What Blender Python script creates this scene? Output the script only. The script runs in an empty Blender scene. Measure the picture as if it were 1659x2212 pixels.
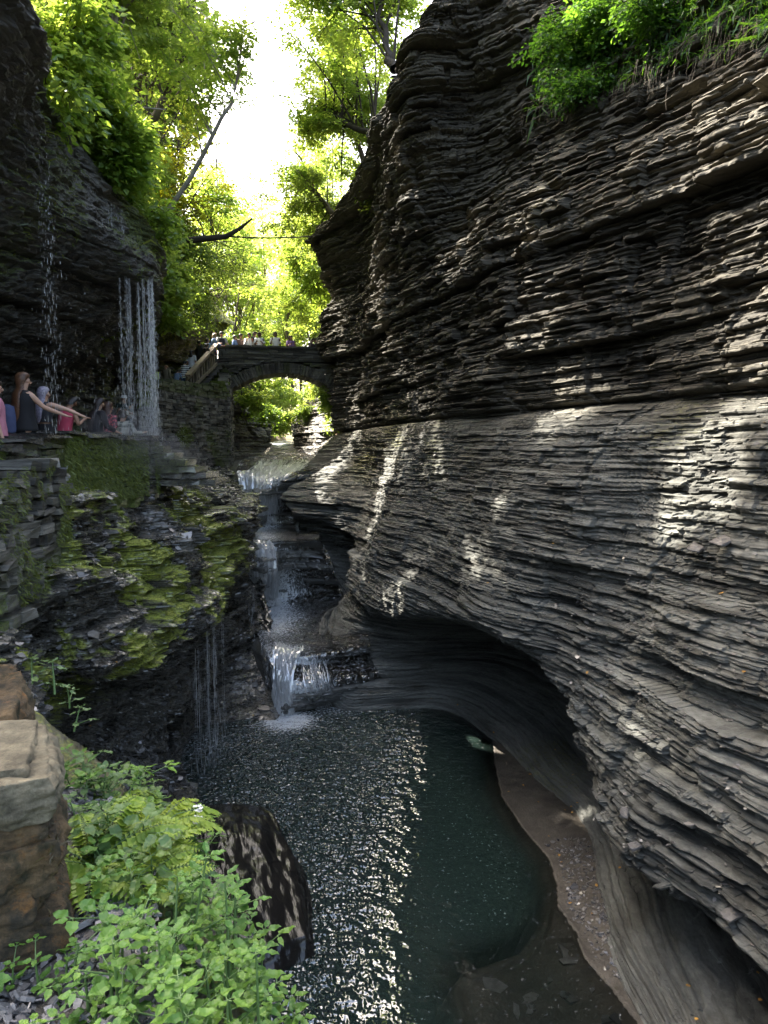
import bpy, bmesh, math, random
import numpy as np
from mathutils import Vector, Matrix

SC = bpy.context.scene
COL = SC.collection
R = math.radians

# ------------------------------------------------------------------ camera
PITCH, FOC, CAMZ = R(5.0), 1522.0, 7.0
cd = bpy.data.cameras.new('camera')
cam = bpy.data.objects.new('camera', cd); COL.objects.link(cam)
cam.location = (0, 0, CAMZ); cam.rotation_euler = (R(90) - PITCH, 0, 0)
cd.sensor_fit = 'VERTICAL'; cd.sensor_height = 36.0; cd.lens = 36.0 * FOC / 2212.0
cd.clip_start = 0.05; cd.clip_end = 2000
SC.camera = cam

# ------------------------------------------------------------------ sky, sun, exposure
SUN_AZ, SUN_EL = R(-54.0), R(46.0)          # azimuth from +Y towards +X
SUN = np.array([math.sin(SUN_AZ) * math.cos(SUN_EL), math.cos(SUN_AZ) * math.cos(SUN_EL), math.sin(SUN_EL)])
w = bpy.data.worlds.new('World'); SC.world = w; w.use_nodes = True
nt = w.node_tree
sky = nt.nodes.new('ShaderNodeTexSky'); sky.sky_type = 'NISHITA'; sky.sun_disc = False
sky.sun_elevation = SUN_EL; sky.sun_rotation = SUN_AZ; sky.air_density = 1.0; sky.dust_density = 8.0; sky.ozone_density = 0.6
bg = nt.nodes['Background']; bg.inputs['Strength'].default_value = 0.15
wb = nt.nodes.new('ShaderNodeMix'); wb.data_type = 'RGBA'; wb.blend_type = 'MULTIPLY'; wb.inputs[0].default_value = 1.0; wb.inputs[7].default_value = (1.02, 1.0, .94, 1)   # the camera's daylight balance
nt.links.new(sky.outputs[0], wb.inputs[6]); nt.links.new(wb.outputs[2], bg.inputs['Color'])
sl = bpy.data.lights.new('sun', 'SUN'); sl.energy = 5.0; sl.angle = R(0.5); sl.color = (1.0, 0.93, 0.82)
so = bpy.data.objects.new('sun', sl); COL.objects.link(so)
so.rotation_euler = Vector(SUN).to_track_quat('Z', 'Y').to_euler()
so.location = (-20, 20, 60)
SC.view_settings.view_transform = 'Standard'; SC.view_settings.look = 'None'
SC.view_settings.gamma = 1.0; SC.view_settings.exposure = 2.85
SC.view_settings.use_curve_mapping = False
SC.render.engine = 'CYCLES'
cy = SC.cycles
cy.max_bounces = 8; cy.diffuse_bounces = 4; cy.glossy_bounces = 3; cy.transmission_bounces = 5
cy.transparent_max_bounces = 24; cy.volume_bounces = 0; cy.caustics_reflective = False; cy.caustics_refractive = False
cy.sample_clamp_indirect = 6.0
cy.use_denoising = True

# ------------------------------------------------------------------ pixel (1659x2212 frame) to a point in the place
CP, SP = math.cos(PITCH), math.sin(PITCH)
def ray(u, v):
    x = (u - 829.5) / FOC; y = (1106 - v) / FOC
    return np.array([x, CP + y * SP, -SP + y * CP])
def P(u, v, Y=None, z=None):
    d = ray(u, v); t = (Y / d[1]) if Y is not None else (z - CAMZ) / d[2]
    return (d[0] * t, d[1] * t, CAMZ + d[2] * t)
def proj(p):
    p = np.asarray(p, float); q = p - np.array([0, 0, CAMZ])
    f = q[..., 1] * CP - q[..., 2] * SP; up = q[..., 1] * SP + q[..., 2] * CP
    f = np.where(f > 0.05, f, 0.05)
    return np.stack([829.5 + FOC * q[..., 0] / f, 1106 - FOC * up / f], -1)

# ------------------------------------------------------------------ noise
_rs = np.random.RandomState(11)
_L = _rs.uniform(-1, 1, (64, 64, 64)).astype(np.float32)
_T = _rs.uniform(-1, 1, 8192).astype(np.float32)
def n3(x, y, z):
    x, y, z = np.broadcast_arrays(x, y, z)
    xi, yi, zi = np.floor(x).astype(np.int64), np.floor(y).astype(np.int64), np.floor(z).astype(np.int64)
    fx, fy, fz = (x - xi), (y - yi), (z - zi)
    fx, fy, fz = [f * f * (3 - 2 * f) for f in (fx, fy, fz)]
    x0, y0, z0 = xi & 63, yi & 63, zi & 63; x1, y1, z1 = (x0 + 1) & 63, (y0 + 1) & 63, (z0 + 1) & 63
    a = _L[x0, y0, z0] * (1 - fx) + _L[x1, y0, z0] * fx; b = _L[x0, y1, z0] * (1 - fx) + _L[x1, y1, z0] * fx
    c = _L[x0, y0, z1] * (1 - fx) + _L[x1, y0, z1] * fx; d = _L[x0, y1, z1] * (1 - fx) + _L[x1, y1, z1] * fx
    return (a * (1 - fy) + b * fy) * (1 - fz) + (c * (1 - fy) + d * fy) * fz
def fbm(x, y, z, o=4, g=0.5):
    s, a, t = 0.0, 1.0, 0.0
    for i in range(o):
        s = s + a * n3(x * 2 ** i + 17.3 * i, y * 2 ** i + 5.1 * i, z * 2 ** i + 9.7 * i); t += a; a *= g
    return s / t
def sstep(a, b, x):
    t = np.clip((x - a) / (b - a), 0, 1); return t * t * (3 - 2 * t)
def smax(x): return np.maximum(x, 0)

# ------------------------------------------------------------------ object helpers
def link(o): COL.objects.link(o); return o
def tag(o, label=None, cat=None, group=None, kind=None):
    if label: o['label'] = label
    if cat: o['category'] = cat
    if group: o['group'] = group
    if kind: o['kind'] = kind
    return o
def mesh_np(name, V, F, mat, parent=None, smooth=False, attrs=None):
    """V (n,3); F (m,k) one polygon size, or a list of such arrays"""
    V = np.ascontiguousarray(V, np.float32)
    FS = [np.asarray(f, np.int32) for f in (F if isinstance(F, list) else [F]) if len(f)]
    me = bpy.data.meshes.new(name)
    me.vertices.add(len(V)); me.vertices.foreach_set('co', V.ravel())
    nl = sum(f.size for f in FS); npoly = sum(len(f) for f in FS)
    me.loops.add(nl); me.loops.foreach_set('vertex_index', np.concatenate([f.ravel() for f in FS]))
    me.polygons.add(npoly)
    tot = np.concatenate([np.full(len(f), f.shape[1], np.int32) for f in FS])
    st = np.concatenate([[0], np.cumsum(tot)[:-1]]).astype(np.int32)
    me.polygons.foreach_set('loop_start', st); me.polygons.foreach_set('loop_total', tot)
    me.polygons.foreach_set('use_smooth', np.full(npoly, smooth, bool))
    for k, a in (attrs or {}).items():
        at = me.attributes.new(k, 'FLOAT', 'POINT'); at.data.foreach_set('value', np.ascontiguousarray(a, np.float32).ravel())
    me.update(calc_edges=True); me.validate()
    if mat is not None: me.materials.append(mat)
    o = bpy.data.objects.new(name, me); link(o)
    if parent is not None: o.parent = parent
    return o
def empty(name, loc=(0, 0, 0), rz=0.0):
    o = bpy.data.objects.new(name, None); link(o); o.location = loc; o.rotation_euler = (0, 0, rz); o.empty_display_size = 0.1
    return o
def grid_faces(nu, nv, flip=False):
    i = np.arange((nu - 1) * (nv - 1)); a = (i // (nv - 1)) * nv + i % (nv - 1)
    f = np.stack([a, a + 1, a + nv + 1, a + nv], -1)
    return f[:, ::-1] if flip else f
class MB:
    """collects polygons and builds ONE mesh"""
    def __init__(s): s.v, s.f3, s.f4, s.n = [], [], [], 0
    def add(s, V, F):
        V = np.asarray(V, float).reshape(-1, 3); F = np.asarray(F, int)
        (s.f4 if F.shape[1] == 4 else s.f3).append(F + s.n); s.v.append(V); s.n += len(V)
    def box(s, c, d, rot=None, jit=0.0, rg=None):
        q = np.array([[x, y, z] for x in (-.5, .5) for y in (-.5, .5) for z in (-.5, .5)]) * np.array(d)
        if jit: q = q + rg.uniform(-jit, jit, q.shape)
        if rot is not None: q = q @ np.array(rot).T
        s.add(q + np.array(c), [[0, 1, 3, 2], [4, 6, 7, 5], [0, 4, 5, 1], [2, 3, 7, 6], [0, 2, 6, 4], [1, 5, 7, 3]])
    def tube(s, pts, rad, n=6, cap=True):
        pts = np.asarray(pts, float); m = len(pts); rad = np.broadcast_to(np.asarray(rad, float), (m,))
        t = np.gradient(pts, axis=0); t /= np.linalg.norm(t, axis=1, keepdims=True) + 1e-9
        ref = np.where(np.abs(t[:, 2:3]) > .9, np.array([[1., 0, 0]]), np.array([[0, 0, 1.]]))
        a = np.cross(t, ref); a /= np.linalg.norm(a, axis=1, keepdims=True) + 1e-9; b = np.cross(t, a)
        th = np.arange(n) * 2 * math.pi / n
        V = pts[:, None] + rad[:, None, None] * (np.cos(th)[None, :, None] * a[:, None] + np.sin(th)[None, :, None] * b[:, None])
        i = np.arange((m - 1) * n); r, k = i // n, i % n
        F = np.stack([r * n + k, r * n + (k + 1) % n, (r + 1) * n + (k + 1) % n, (r + 1) * n + k], -1)
        s.add(V.reshape(-1, 3), F)
        if cap and n == 4:
            s.add(V[0], [[0, 1, 2, 3]]); s.add(V[-1], [[3, 2, 1, 0]])
    def build(s, name, mat, parent=None, smooth=False, attrs=None):
        F = []
        if s.f4: F.append(np.concatenate(s.f4))
        if s.f3: F.append(np.concatenate(s.f3))
        return mesh_np(name, np.concatenate(s.v), F, mat, parent, smooth, attrs)

# ------------------------------------------------------------------ materials
def mat_new(name):
    m = bpy.data.materials.new(name); m.use_nodes = True
    return m, m.node_tree, m.node_tree.nodes['Principled BSDF']
def mat_plain(name, col, rough=0.6, var=0.15, scale=8.0, spec=0.5, metal=0.0):
    m, t, b = mat_new(name)
    n = t.nodes.new('ShaderNodeTexNoise'); n.inputs['Scale'].default_value = scale; n.inputs['Detail'].default_value = 5
    tc = t.nodes.new('ShaderNodeTexCoord'); t.links.new(tc.outputs['Object'], n.inputs['Vector'])
    mr = t.nodes.new('ShaderNodeMapRange'); t.links.new(n.outputs[0], mr.inputs[0])
    mr.inputs[1].default_value = .3; mr.inputs[2].default_value = .7; mr.inputs[3].default_value = 1 - var; mr.inputs[4].default_value = 1 + var
    mx = t.nodes.new('ShaderNodeMix'); mx.data_type = 'RGBA'; mx.blend_type = 'MULTIPLY'; mx.inputs[0].default_value = 1
    mx.inputs[6].default_value = (*col, 1); t.links.new(mr.outputs[0], mx.inputs[7]); t.links.new(mx.outputs[2], b.inputs['Base Color'])
    b.inputs['Roughness'].default_value = rough; b.inputs['Specular IOR Level'].default_value = spec; b.inputs['Metallic'].default_value = metal
    return m
def rgbmix(t, fac, a, b, blend='MIX'):
    mx = t.nodes.new('ShaderNodeMix'); mx.data_type = 'RGBA'; mx.blend_type = blend
    for s, x in ((0, fac), (6, a), (7, b)):
        if isinstance(x, bpy.types.NodeSocket): t.links.new(x, mx.inputs[s])
        else: mx.inputs[s].default_value = x if s == 0 else (*x, 1)
    return mx.outputs[2]
def attr(t, k):
    a = t.nodes.new('ShaderNodeAttribute'); a.attribute_name = k; return a.outputs['Fac']
def mapr(t, x, a, b, c, d):
    m = t.nodes.new('ShaderNodeMapRange'); t.links.new(x, m.inputs[0])
    for i, q in enumerate((a, b, c, d)): m.inputs[i + 1].default_value = q
    return m.outputs[0]
def noise(t, scale, detail=5, vec=None, stretch=None, rough=.55):
    n = t.nodes.new('ShaderNodeTexNoise'); n.inputs['Scale'].default_value = scale; n.inputs['Detail'].default_value = detail
    n.inputs['Roughness'].default_value = rough
    tc = t.nodes.new('ShaderNodeTexCoord'); v = tc.outputs['Object']
    if stretch:
        mp = t.nodes.new('ShaderNodeMapping'); mp.inputs['Scale'].default_value = stretch; t.links.new(v, mp.inputs[0]); v = mp.outputs[0]
    t.links.new(v, n.inputs['Vector']); return n.outputs[0]

def mat_rock(name, dark, light, moss=(.06, .085, .012), rough=.75, wetrough=.22, fine=1.0, low=None):
    m, t, b = mat_new(name)
    lay, ms, wet = attr(t, 'lay'), attr(t, 'moss'), attr(t, 'wet')
    n1 = noise(t, 1.3, 6, stretch=(1, 1, 5)); n2 = noise(t, 9, 6, stretch=(1, 1, 4), rough=.7)
    bed = noise(t, 1.0, 9, stretch=(.45, .45, 11), rough=.72)
    lm = t.nodes.new('ShaderNodeMath'); lm.operation = 'MULTIPLY_ADD'; lm.use_clamp = True
    t.links.new(mapr(t, bed, .36, .64, -.45, .45), lm.inputs[0]); lm.inputs[1].default_value = 1.1; t.links.new(lay, lm.inputs[2])
    c = rgbmix(t, lm.outputs[0], dark, light)
    if low: c = rgbmix(t, attr(t, 'low'), c, rgbmix(t, lm.outputs[0], *low))     # scoured grey rock below the ledge
    c = rgbmix(t, mapr(t, n2, .3, .7, .0, 1.0), rgbmix(t, 1.0, c, (.62, .6, .58), 'MULTIPLY'), rgbmix(t, 1.0, c, (1.3, 1.3, 1.28), 'MULTIPLY'))
    c = rgbmix(t, mapr(t, n1, .52, .72, 0, .55), c, (dark[0] * 1.6, dark[1] * 1.35, dark[2] * .8))
    n3_ = noise(t, 26, 4)
    mc = rgbmix(t, mapr(t, n3_, .35, .65, 0, 1), tuple(x * .45 for x in moss), tuple(x * 1.5 for x in moss))
    mfac = t.nodes.new('ShaderNodeMath'); mfac.operation = 'MULTIPLY_ADD'; mfac.use_clamp = True
    t.links.new(ms, mfac.inputs[0]); mfac.inputs[1].default_value = 2.2
    t.links.new(mapr(t, n2, .3, .7, -1.0, .2), mfac.inputs[2])
    c = rgbmix(t, mfac.outputs[0], c, mc)
    t.links.new(c, b.inputs['Base Color'])
    r1 = t.nodes.new('ShaderNodeMix'); r1.data_type = 'FLOAT'; t.links.new(wet, r1.inputs[0])
    r1.inputs[2].default_value = rough; t.links.new(mapr(t, n2, .3, .7, wetrough * .6, wetrough * 1.8), r1.inputs[3])
    r2 = t.nodes.new('ShaderNodeMix'); r2.data_type = 'FLOAT'; t.links.new(mfac.outputs[0], r2.inputs[0])
    t.links.new(r1.outputs[0], r2.inputs[2]); r2.inputs[3].default_value = .95
    t.links.new(r2.outputs[0], b.inputs['Roughness'])
    t.links.new(mapr(t, wet, 0, 1, .4, 1.0), b.inputs['Specular IOR Level'])
    t.links.new(mapr(t, wet, .5, 1, 0, .7), b.inputs['Coat Weight']); b.inputs['Coat Roughness'].default_value = .12; b.inputs['Coat IOR'].default_value = 1.7
    bu = t.nodes.new('ShaderNodeBump'); bu.inputs['Strength'].default_value = .55 * fine; bu.inputs['Distance'].default_value = .04
    hb = noise(t, 14, 8, stretch=(1, 1, 5), rough=.7)
    b2 = t.nodes.new('ShaderNodeBump'); b2.inputs['Strength'].default_value = .8 * fine; b2.inputs['Distance'].default_value = .10; t.links.new(bed, b2.inputs['Height']); t.links.new(b2.outputs[0], bu.inputs['Normal'])
    t.links.new(hb, bu.inputs['Height'])
    t.links.new(bu.outputs[0], b.inputs['Normal'])
    return m

# ------------------------------------------------------------------ layered rock
class Strata:
    def __init__(s, seed, scales, warp=.035, dip=(0, 0)):
        r = np.random.RandomState(seed); s.seed, s.warp, s.dip = seed, warp, dip; s.sc = []
        for (t0, t1, A, L, wts) in scales:
            th = np.exp(r.uniform(math.log(t0), math.log(t1), int(60 / ((t0 + t1) / 2.6))))
            b = np.concatenate([[-4.0], -4.0 + np.cumsum(th)])
            s.sc.append((b, r.uniform(-1, 1, len(b) + 2).astype(np.float32), A, L, wts))
    def __call__(s, p):
        x, y, z = p[..., 0], p[..., 1], p[..., 2]
        zz = z + s.warp * n3(x * .22 + s.seed, y * .22, z * .1) + s.warp * .2 * n3(x * .9, y * .9 + s.seed, z * .5) + s.dip[0] * x + s.dip[1] * y
        d = 0.0; lay = 0.0; jo = .6 * n3(x * 1.1, y * 1.1, zz * .7 + s.seed)
        for k, (b, rr, A, L, (wr, wa, wb, we)) in enumerate(s.sc):
            i = np.clip(np.searchsorted(b, zz), 1, len(b) - 1); f = (zz - b[i - 1]) / (b[i] - b[i - 1])
            r = rr[i]
            al = n3(x / L * .8 + r * 31, y / L * .8 + r * 17, i * 3.71)
            qa = (x + .35 * y) / L + r * 9 + jo; qb = (y - .35 * x) / L + r * 5 + jo
            ka, kb = np.floor(qa), np.floor(qb); fa, fb = qa - ka, qb - kb; ka, kb = ka.astype(np.int64), kb.astype(np.int64)
            bl = _T[(i * 733 + ka * 151 + kb * 379) & 8191]
            cr = np.maximum(np.exp(-(np.minimum(fa, 1 - fa) / .035) ** 2), np.exp(-(np.minimum(fb, 1 - fb) / .035) ** 2))
            e = np.abs(2 * f - 1) ** 8 + .5 * cr
            if k == 0: d = d - A * 1.9 * (r < -.5) * sstep(-.1, .3, al) + A * 1.1 * (r > .55) * sstep(.0, .35, al)     # deep slots and proud slabs
            d = d + A * (wr * r + wa * al + wb * bl - we * e)
            lay = lay + (.5 * r + .35 * bl) * (.5 if k == 0 else .3 if k == 1 else .3)
        return d, np.clip(.5 + .5 * lay, 0, 1)

class Mix:
    def __init__(s, a, b, z0, z1): s.a, s.b, s.z = a, b, (z0, z1)
    def __call__(s, p):
        k = sstep(*s.z, p[..., 2]); d0, l0 = s.a(p); d0 = d0 * (.5 + .5 * np.maximum(sstep(14.5, 11.5, p[..., 1]), sstep(21.5, 25, p[..., 1]))); d1, l1 = s.b(p); return d0 * (1 - k) + d1 * k, l0 * (1 - k) + l1 * k
def crw(n, ts):
    """Catmull-Rom weights"""
    W = np.zeros((len(ts), n)); i = np.clip(np.floor(ts).astype(int), 0, n - 2); f = ts - i
    w4 = [-.5 * f + f ** 2 - .5 * f ** 3, 1 - 2.5 * f ** 2 + 1.5 * f ** 3, .5 * f + 2 * f ** 2 - 1.5 * f ** 3, -.5 * f ** 2 + .5 * f ** 3]
    for k in range(4):
        j = i + k - 1; lo, hi = j < 0, j > n - 1; jj = np.clip(j, 0, n - 1); rows = np.arange(len(ts))
        np.add.at(W, (rows, jj), w4[k])
        # linear extension at the ends
        np.add.at(W, (rows[lo], np.zeros(lo.sum(), int)), w4[k][lo]); np.add.at(W, (rows[lo], np.ones(lo.sum(), int)), -w4[k][lo])
        np.add.at(W, (rows[hi], np.full(hi.sum(), n - 1)), w4[k][hi]); np.add.at(W, (rows[hi], np.full(hi.sum(), n - 2)), -w4[k][hi])
    return W
def linw(n, ts):
    W = np.zeros((len(ts), n)); i = np.clip(np.floor(ts).astype(int), 0, n - 2); f = ts - i
    W[np.arange(len(ts)), i] = 1 - f; W[np.arange(len(ts)), i + 1] += f
    return W
def seg_ts(C, axis, step, lo, hi):
    """parameter samples along an axis so that the vertices lie about `step` picture units apart"""
    q = proj(C); d = np.linalg.norm(np.diff(q, axis=axis), axis=-1)
    uin = (q[..., 0] > -150) & (q[..., 0] < 1810) & (q[..., 1] > -150) & (q[..., 1] < 2360) & (C[..., 1] > 1.0)
    a = np.take(uin, range(1, uin.shape[axis]), axis) | np.take(uin, range(0, uin.shape[axis] - 1), axis)
    d = np.where(a, d, 0)
    m = np.quantile(d, .85, axis=1 - axis)
    ts = []
    for k, L in enumerate(m):
        n = int(np.clip(L / step, lo, hi)); ts.append(k + np.arange(n) / n)
    return np.concatenate(ts + [[len(m)]])
TER, GRID = {}, {}
def rock_sheet(name, cols, mat, side, strata, amp, moss=None, wet=None, step=2.6, lo=6, hi=400, post=None, flip=False, keep=True, kind='structure', rough=.05, amps_cols=None):
    C = np.array(cols, float)
    tu, tv = seg_ts(C, 0, step, lo, hi), seg_ts(C, 1, step, lo, hi)
    Wu, Wv = crw(C.shape[0], tu), crw(C.shape[1], tv)
    V = np.einsum('ai,ijk,bj->abk', Wu, C, Wv)
    Lv = linw(C.shape[1], tv); Lu = linw(C.shape[0], tu)
    A = (Lv @ np.array(amp))[None, :] * np.ones((len(tu), 1))
    if amps_cols is not None: A = A * (Lu @ np.array(amps_cols))[:, None]
    T = np.gradient(V[..., :2], axis=0)
    k = max(3, len(tu) // 60); ker = np.ones(2 * k + 1) / (2 * k + 1)
    for c in range(2):
        Tp = np.pad(T[..., c], ((k, k), (0, 0)), mode='edge'); cs = np.cumsum(np.pad(Tp, ((1, 0), (0, 0))), axis=0)
        T[..., c] = (cs[2 * k + 1:] - cs[:-(2 * k + 1)]) / (2 * k + 1)
    T /= np.linalg.norm(T, axis=-1, keepdims=True) + 1e-9
    N = np.stack([-T[..., 1], T[..., 0], np.zeros(T.shape[:2])], -1) * side
    Q = V.copy(); GRID['tv'] = tv
    big = fbm(V[..., 0] * .35, V[..., 1] * .35, V[..., 2] * .35, 3) * .17
    d, lay = strata(V)
    fine = fbm(V[..., 0] * 6, V[..., 1] * 6, V[..., 2] * 14, 3) * rough
    Q += N * ((d + big) * A + fine * np.clip(A * 1.5, .25, 1))[..., None]
    Q[..., 2] += fbm(V[..., 0] * 3, V[..., 1] * 3, V[..., 2] * 3 + 40, 3) * .015
    if post is not None: Q = post(Q, V, N)
    du, dv = np.gradient(Q, axis=0), np.gradient(Q, axis=1)
    NN = np.cross(du, dv); NN /= np.linalg.norm(NN, axis=-1, keepdims=True) + 1e-9
    sgn = np.sign(np.sum(NN * N) + 1e-9); NN *= sgn
    ms = np.zeros(A.shape) if moss is None else moss(Q, NN, V)
    wt = np.zeros(A.shape) if wet is None else (wet(Q, NN, V) if callable(wet) else np.full(A.shape, wet))
    lay = np.clip(lay + .25 * fbm(V[..., 0] * .5, V[..., 1] * .5, V[..., 2] * .8 + 7, 3), 0, 1)
    if name == 'cliff': lay = np.clip(lay + .38 * (sstep(.7, 1.2, tv) * sstep(2.6, 2.1, tv))[None, :], 0, 1)     # pale scoured rim round the pool
    o = mesh_np(name, Q.reshape(-1, 3), grid_faces(*A.shape, flip=(sgn < 0)), mat, attrs={'lay': lay, 'moss': ms, 'wet': wt, 'low': sstep(8.1, 7.2, Q[..., 2] + .25 * fbm(V[..., 0], V[..., 1], V[..., 2], 3))})
    tag(o, kind=kind)
    if keep: TER.setdefault(name, []).append((Q.reshape(-1, 3), NN.reshape(-1, 3), ms.ravel()))
    return o
# ------------------------------------------------------------------ rock of the gorge
M_CLIFF = mat_rock('cliff_rock', (.016, .0145, .011), (.14, .129, .10), moss=(.10, .10, .03), rough=.8, low=((.022, .023, .021), (.178, .182, .165)))
M_CARVED = mat_rock('carved_rock', (.05, .052, .05), (.17, .172, .16), moss=(.08, .08, .03), rough=.6, wetrough=.3)
M_WETROCK = mat_rock('wet_rock', (.018, .016, .013), (.13, .12, .098), moss=(.27, .30, .035), rough=.55, wetrough=.2)
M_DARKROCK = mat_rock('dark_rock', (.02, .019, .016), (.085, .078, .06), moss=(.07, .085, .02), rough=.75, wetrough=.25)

S_MAIN = Strata(3, [(.6, 1.7, .17, 3.2, (.5, .25, .6, .3)), (.08, .34, .105, 1.4, (.4, .15, .95, .5)), (.025, .08, .06, .7, (.5, .1, 1.0, .5))])
S_LOW = Strata(5, [(.4, 1.3, .13, 3.0, (.5, .2, .6, .3)), (.06, .26, .08, 1.3, (.4, .15, .95, .5)), (.018, .06, .045, .6, (.5, .1, 1.0, .5))])
S_SLOPE = Strata(9, [(.3, .7, .24, 1.3, (.5, .4, .8, .4)), (.08, .22, .14, .7, (.5, .3, .9, .5)), (.025, .07, .06, .35, (.5, .2, 1.0, .5))])
S_WALL = Strata(14, [(.5, 1.2, .22, 1.8, (.5, .6, .5, .5)), (.15, .4, .12, 1.0, (.5, .5, .6, .5)), (.05, .12, .05, .5, (.5, .4, .7, .5))])

def up(x, y, zs, off): return [(x + o[0], y + o[1], z) for z, o in zip(zs, off)]

# rows: base0 water bench back lip brow mid1 mid2 ledgeB notch ledgeA up1 up2 up3 rim rear far
def colR(low, L, ups, rim, rear):
    """low: 8 points; L: ledge plan point; ups: 3 points"""
    x, y = L
    nx, ny = .94, .34
    return low + [(x, y, 7.72), (x + nx * .45, y + ny * .45, 7.84), (x - nx * .12, y - ny * .12, 8.02)] + ups + [rim, rear, (rear[0] + 14, rear[1] + 4, rear[2] + 9)]
W0 = lambda p, dz: (p[0], p[1], p[2] + dz)
def dn(p, z=-1.2): return (p[0], p[1], z)
p = P
k1w = P(1400, 2212, z=.08); k2w = P(1303, 1995, z=.08); k3w = P(1252, 1785, z=.08); k3bw = P(1158, 1690, z=.08); k4w = P(1063, 1588, z=.08); k5w = P(950, 1526, z=.08); k6w = P(735, 1526, z=.08)
RC = [
 colR([(3.6, 4, -1.2), (3.6, 4, .1), (4.0, 4, .6), (4.7, 4, 1.0), (4.5, 3.8, 1.3), (4.2, 3.8, 1.7), (4.8, 3.8, 3.2), (5.5, 4, 5.5)], (6.3, 4.6), [(6.3, 4.7, 9.5), (6.7, 4.8, 11.5), (7.3, 5, 14)], (8, 5.3, 18.5), (12, 6, 20.5)),
 colR([dn(k1w), k1w, (3.9, 7.8, .42), (5.4, 7.9, .8), (5.1, 7.2, 1.25), p(1659, 2105, 6.8), (4.55, 6.9, 3.0), (5.2, 7.1, 5.3)], (5.85, 7.6), [(5.9, 7.7, 9.5), (6.2, 7.9, 11.5), (6.9, 8.3, 14)], (7.6, 8.7, 18.5), (12, 10, 20.5)),
 colR([dn(k2w), k2w, (3.95, 9.75, .42), (5.2, 9.9, .85), (4.8, 9.4, 1.3), p(1345, 1850, 8.9), (3.65, 8.8, 3.0), (4.55, 9.1, 5.3)], (5.2, 9.7), [(5.2, 9.75, 9.5), (5.55, 9.9, 11.5), (6.25, 10.4, 14)], (6.9, 10.9, 18.5), (11, 13, 20.5)),
 colR([dn(k3w), k3w, (4.4, 12.7, .5), (5.6, 12.6, 1.2), (5.0, 11.7, 1.75), p(1262, 1650, 10.9), p(1262, 1530, 10.7), (3.95, 10.9, 5.2)], (4.6, 11.2), [(4.6, 11.2, 9.5), (4.8, 11.4, 11.5), (5.5, 12, 14)], (6.1, 12.6, 18.5), (10, 15, 20.5)),
 colR([dn(k3bw), k3bw, (4.15, 14.3, .55), (5.6, 13.8, 1.6), (5.0, 12.6, 2.4), p(1215, 1500, 11.9), p(1215, 1330, 11.9), p(1215, 1080, 12.5)], (3.65, 13.2), [(3.6, 13.2, 9.5), (3.75, 13.4, 11.5), (4.6, 14, 14)], (5.1, 14.6, 18.5), (9, 17, 20.5)),
 colR([dn(k4w), k4w, (3.6, 17.0, .6), (5.0, 17.0, 1.6), (4.0, 15.1, 2.6), p(1062, 1365, 13.5), p(1060, 1235, 14), p(1075, 1060, 14.8)], (2.7, 15.4), [(2.55, 15.3, 9.5), (2.6, 15.4, 11.5), (3.2, 16, 14)], (3.6, 16.4, 18.6), (8, 19, 20.5)),
 colR([dn(k5w), k5w, (2.2, 19.2, .65), (3.3, 19.7, 1.5), (2.5, 17.6, 2.6), p(930, 1326, 16.2), p(930, 1200, 17), p(955, 1050, 17.8)], (1.6, 18.2), [(1.5, 18.1, 9.5), (1.7, 18.0, 11.5), (2.3, 17.5, 14)], (2.2, 17.2, 18.4), (6, 21, 20.5)),
 colR([dn(k6w), k6w, p(740, 1450, 19.0), p(745, 1400, 19.7), p(765, 1352, 20.4), p(800, 1306, 19.6), p(812, 1180, 20.3), p(850, 1050, 21)], (.7, 21.3), [(.6, 21.2, 9.5), (.6, 20.6, 11.5), (.55, 18.8, 14)], p(882, 150, 18.3), (5, 24, 18.5)),
 colR([dn(p(692, 1352, 21.2), .5), p(692, 1352, 21.2), p(715, 1338, 21.8), p(745, 1305, 22.4), p(762, 1290, 22.2), p(770, 1272, 21.6), p(788, 1180, 22), p(815, 1050, 23.5)], (-.45, 25.4), [(-.5, 25.5, 9.5), (-.45, 25.5, 11.5), (-.3, 25, 14)], p(830, 300, 24), (4, 28, 18.5)),
 colR([dn(p(735, 1298, 24.8), 1), p(735, 1298, 24.8), p(758, 1270, 25.3), p(775, 1205, 25.6), p(768, 1168, 25), p(738, 1146, 24.6), p(752, 1080, 25.2), p(780, 1010, 26.8)], (-1.1, 28.6), [(-1.1, 28.7, 9.5), (-1.05, 28.5, 11.5), (-1.0, 28.3, 14)], p(745, 460, 28), (4, 33, 18.5)),
 colR([dn(p(640, 1152, 26.4), 3), p(640, 1152, 26.4), p(640, 1142, 27), p(628, 1122, 27.6), p(616, 1102, 27.3), p(612, 1082, 27.2), p(655, 1035, 28.4), p(705, 970, 30.8)], (-2.15, 32), [p(716, 870, 32), p(692, 705, 32), p(719, 640, 31.4)], p(703, 512, 30.6), (4, 38, 18.5)),
 colR([dn(p(690, 1000, 31), 5), p(690, 1000, 31), p(692, 994, 31.6), p(695, 988, 32.2), p(700, 980, 32.8), p(704, 970, 33.2), p(708, 960, 33.6), p(712, 950, 34)], (-2.2, 35.5), [(-2.0, 36, 9.5), (-1.8, 36, 11.5), (-1.6, 36, 13)], (-1.5, 36, 15), (4, 44, 17)),
]
AMP_R = [.2, .14, .35, 1.0, 1.2, 1.1, 1.05, 1.0, .5, .3, .6, 1.1, 1.2, 1.2, 1.0, .6, .5]
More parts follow.
